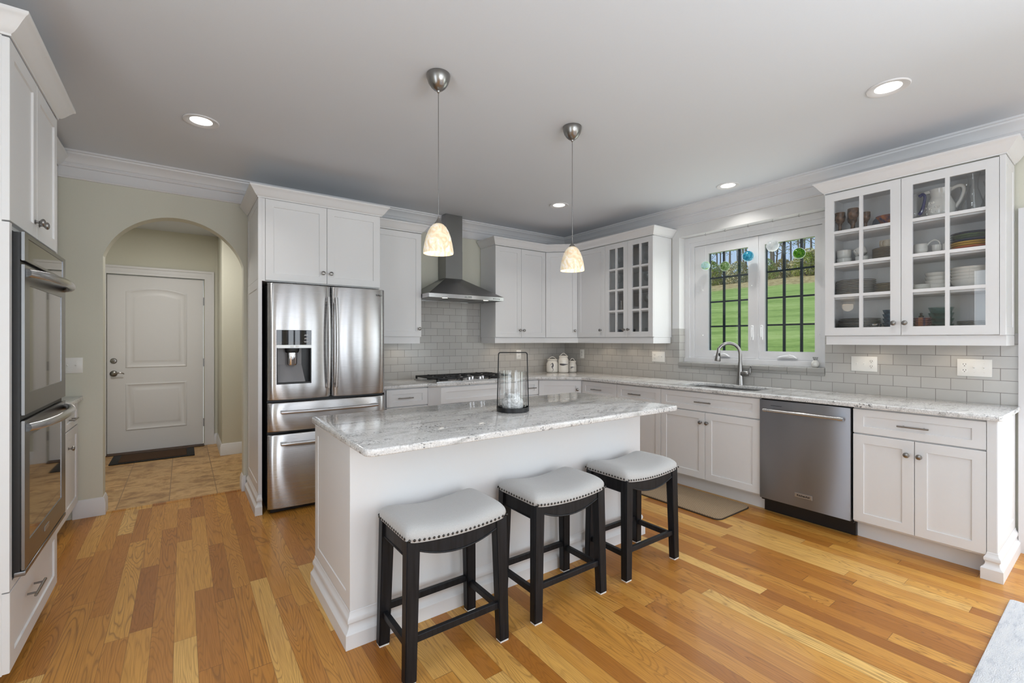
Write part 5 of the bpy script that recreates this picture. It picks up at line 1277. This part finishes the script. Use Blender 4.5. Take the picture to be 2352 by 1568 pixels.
stack('dinner_plate', 'black-rimmed plate from the top of the low stack at bottom right', 7, (XC, -4.040, Z1), .094, [M['ceramic']], .0098, rimmat=blk, group='black rimmed plates on the right')

# ------------------------------------------------------------------ stemware in the small-paned cabinet
def wine(label, loc, s=1.0):
    t = thing('wine_glass', label, 'wine glass', loc, 0, 'clear wine glasses'); b = MB()
    b.lathe([(0, 0), (.034, .0005), (.033, .003), (.006, .008), (.004, .02), (.004, .085), (.012, .094), (.034, .115), (.040, .140), (.036, .185), (.0345, .185), (.0385, .14), (.032, .116), (0, .098)], (0, 0, 0), 24); b.build('glass', M['ware'], t, 60); t.scale = (s, s, s); return t
def tumbler(label, loc, m, r=.034, h=.10):
    t = thing('tumbler', label, 'tumbler', loc, 0, 'tumblers'); b = MB(); b.lathe([(0, 0), (r*.85, 0), (r, h), (r-.002, h), (r*.84-.001, .008), (0, .008)], (0, 0, 0), 24); b.build('glass', m, t, 60); return t
w0 = None; rows = [('top', Z4, (.86, .88)), ('second', Z3, (1.0, .95)), ('third', Z2, (.9, 1.02))]
spots = [(-1.13, 'by the left door hinge'), (-1.205, 'left of the first mullion'), (-1.285, 'right of the first mullion'), (-1.46, 'left of the second mullion'), (-1.535, 'behind the second mullion'), (-1.615, 'by the right door hinge')]
for rn, z, sc in rows:
    for k, (y, wh) in enumerate(spots):
        if rn == 'third' and k < 3: continue
        lab = 'stemmed glass on the %s shelf of the small-paned cabinet, %s' % (rn, wh); p = (XC+(.05 if k % 2 else -.03), y, z)
        if w0 is None: w0 = wine(lab, p, sc[k % 2])
        else: dup(w0, p, None, lab, (sc[k % 2],)*3)
tumbler('clear straight tumbler on the third shelf of the small-paned cabinet', (XC, -1.140, Z2), M['ware'], .036, .13)
tumbler('amber-tinted tall tumbler in the small-paned cabinet', (XC-.02, -1.262, Z2), M['amber'], .046, .19)
k0 = None; inkb = glaze('dark_blue_cup_glaze', (22, 26, 44), (58, 64, 84), 30)
for k, (y, wh) in enumerate(((-1.135, 'by the left hinge'), (-1.225, 'behind the first mullion'), (-1.300, 'near the left knob'))):
    lab = 'dark blue cup on the bottom shelf of the small-paned cabinet, '+wh; p = (XC, y, Z1)
    if k0 is None: k0 = tumbler(lab, p, inkb, .034, .075); k0['group'] = 'dark blue cups'; k0['category'] = 'cup'
    else: dup(k0, p, None, lab)
d0 = tumbler('low cut-glass tumbler on the bottom shelf of the small-paned cabinet, left of three', (XC-.03, -1.47, Z1), M['ware'], .036, .085); d0['group'] = 'low cut-glass tumblers'
dup(d0, (XC-.03, -1.548, Z1), None, 'low cut-glass tumbler on the bottom shelf of the small-paned cabinet, middle of three'); dup(d0, (XC-.03, -1.622, Z1), None, 'low cut-glass tumbler on the bottom shelf of the small-paned cabinet, right of three')

# ------------------------------------------------------------------ outside: lawn rising to a wood
def ground_h(x, y): return -.25+.55*min(max(x-.4, 0)/1.6, 1)+.174*max(x-1.6, 0)+.10*math.sin(x*.31+y*.17)*min(x/8, 1)
def lawn():
    g = G('mown_spring_grass'); p = g.world(); s = g.n('SeparateXYZ'); g.L(p, s.inputs[0])
    n = g.noise(g.scale(p, 1.1, .18, .2), 1.0, 4, .6); f = g.noise(g.scale(p, 14, 3.5, 1), 1.0, 5, .7)
    t = g.math('MULTIPLY_ADD', n, .5, g.math('MULTIPLY', f, .5))
    c = g.ramp(t, [(.32, lin((92, 118, 58))), (.48, lin((136, 158, 82))), (.60, lin((162, 178, 106))), (.75, lin((180, 186, 122)))])
    edge = g.math('ADD', s.outputs[0], g.math('MULTIPLY', g.noise(p, .5, 4, .7), 6.0))
    k = g.ramp(g.math('MULTIPLY', g.math('SUBTRACT', edge, 33.5), .6), [(0, (0, 0, 0, 1)), (1, (1, 1, 1, 1))])
    dry = g.ramp(g.noise(p, 3, 4, .7), [(.35, lin((128, 108, 66))), (.65, lin((196, 180, 132)))])
    g.set(Base_Color=g.mix(k, c, dry), Roughness=1.0); g.b.inputs['Specular IOR Level'].default_value = .1; return g.m
b = MB(); NX, NY = 60, 40
gv = [[b.v((.31+59*i/NX, -25+75*j/NY, ground_h(.31+59*i/NX, -25+75*j/NY))) for i in range(NX+1)] for j in range(NY+1)]
for j in range(NY):
    for i in range(NX): b.f([gv[j][i], gv[j][i+1], gv[j+1][i+1], gv[j+1][i]])
struct(b, 'lawn_ground', lawn(), smooth=60)
b = MB(); b.box(-40, .30, -60, -8.71, -.4, -.05); b.box(.31, 40, -60, -25.0, -.4, -.05); struct(b, 'terrace_ground', M['oak'] if 0 else paint('pale_paving', (150, 146, 140), .9, amount=.2), smooth=0)
bark = paint('grey_brown_bark', (158, 146, 130), .95, amount=.5, sc=9)
leafm = [paint('spring_leaf_%d' % i, c, .9, amount=.35, sc=3) for i, c in enumerate(((182, 196, 104), (206, 208, 120), (160, 178, 108), (212, 202, 150)))]
def make_tree(seed, h, leaves, lm):
    R = random.Random(seed); b = MB(); tops = []
    lean = R.uniform(-.05, .05); P = [(lean*h*t*t*2+R.uniform(-.08, .08), R.uniform(-.08, .08)+lean*h*t, h*t) for t in (0, .2, .4, .6, .8, 1)]
    b.tube(P, [.12, .105, .085, .065, .04, .015], 7)
    for k in range(13):
        t = R.uniform(.28, .97); i = min(int(t*5), 4); f = t*5-i; a = Vector(P[i]).lerp(Vector(P[i+1]), f); an = R.uniform(0, 6.28); L = (1.15-t)*h*R.uniform(.25, .42)
        m1 = a+Vector((math.cos(an)*L*.5, math.sin(an)*L*.5, L*R.uniform(.2, .5))); e1 = a+Vector((math.cos(an)*L, math.sin(an)*L, L*R.uniform(.5, 1.0)))
        b.tube([a, m1, e1], [.05*(1.2-t), .03*(1.2-t), .008], 5); tops += [m1, e1]
        for q in range(3):
            s_ = m1.lerp(e1, R.uniform(0, .9)); e2 = s_+Vector((R.uniform(-1, 1), R.uniform(-1, 1), R.uniform(.2, 1.2)))*L*.4; b.tube([s_, e2], [.014, .004], 4); tops.append(e2)
    t = thing('bare_tree', 'x', 'tree', (0, 0, 0), 0, 'trees in the wood above the lawn'); b.build('trunk', bark, t, 60)
    if leaves:
        b = MB()
        for k in range(leaves):
            c = R.choice(tops)+Vector((R.gauss(0, .35), R.gauss(0, .35), R.gauss(0, .35))); d1 = Vector((R.uniform(-1, 1), R.uniform(-1, 1), R.uniform(-1, 1))).normalized()*R.uniform(.03, .07); d2 = d1.orthogonal().normalized()*R.uniform(.03, .06)
            b.quad(c-d1-d2, c+d1-d2, c+d1+d2, c-d1+d2)
        b.build('foliage', lm, t, 0)
    return t
def make_shrub(seed, w, h, n, lm):
    R = random.Random(seed); t = thing('wild_shrub', 'x', 'shrub', (0, 0, 0), 0, 'shrubs along the edge of the wood'); b = MB(); st_ = MB()
    for k in range(9): an = R.uniform(0, 6.28); st_.tube([(0, 0, 0), (math.cos(an)*w*.3, math.sin(an)*w*.3, h*.6), (math.cos(an)*w*.5, math.sin(an)*w*.5, h*R.uniform(.8, 1.1))], [.03, .02, .006], 5)
    st_.build('stems', bark, t, 60)
    for k in range(n):
        u, v = R.uniform(0, 6.28), R.uniform(-.1, 1); rr = R.uniform(.45, 1)*w*.5*math.sqrt(max(1-max(v, 0)**2, .05)); c = Vector((rr*math.cos(u), rr*math.sin(u), h*.12+v*h*.85))
        d1 = Vector((R.uniform(-1, 1), R.uniform(-1, 1), R.uniform(-1, 1))).normalized()*R.uniform(.03, .07); d2 = d1.orthogonal().normalized()*R.uniform(.025, .06); b.quad(c-d1-d2, c+d1-d2, c+d1+d2, c-d1+d2)
    b.build('foliage', lm, t, 0); return t
def place(protos, spots, lab):
    used = set()
    for i, (x, y, s, k, rz) in enumerate(spots):
        p = protos[k]; l = lab[k]; z = ground_h(x, y)-.1
        if k not in used: p.location = (x, y, z); p.rotation_euler = (0, 0, rz); p.scale = (s, s, s); p['label'] = l; used.add(k)
        else: dup(p, (x, y, z), rz, l, (s, s, s))
    for k, p in enumerate(protos):
        if k not in used: p['label'] = lab[k]
trees = [make_tree(11, 10, 0, None), make_tree(12, 11, 1100, leafm[1]), make_tree(13, 9, 1200, leafm[0]), make_tree(14, 12, 700, leafm[3])]
tl = ['bare grey tree without leaves in the wood beyond the lawn', 'tall tree with sparse yellow-green leaves beyond the lawn', 'tree with fresh green leaves beyond the lawn', 'very tall thin tree with a few pale leaves beyond the lawn']
R = random.Random(5); spots = []
for i in range(66): spots.append((R.uniform(39.5, 60), 4+26*((i*.618) % 1)+R.uniform(-.5, .5), R.uniform(.75, 1.2), R.choice((0, 0, 0, 1, 2, 3, 3)), R.uniform(0, 6.28)))
for q in range(4): spots[q] = (spots[q][0], spots[q][1], spots[q][2], q, spots[q][4])
place(trees, spots, tl)
shr = [make_shrub(21, 2.6, 2.2, 1500, leafm[3]), make_shrub(22, 3.0, 2.6, 1700, leafm[0]), make_shrub(23, 2.2, 1.7, 1200, leafm[2])]
sl = ['tawny dry shrub at the top edge of the lawn', 'fresh green shrub at the top edge of the lawn', 'dull green low shrub at the top edge of the lawn']
spots = [(R.uniform(37.5, 43), 5+24*((i*.618+.3) % 1), R.uniform(.7, 1.15), R.choice((0, 0, 1, 2)), R.uniform(0, 6.28)) for i in range(26)]
for q in range(3): spots[q] = (*spots[q][:3], q, spots[q][4])
place(shr, spots, sl)
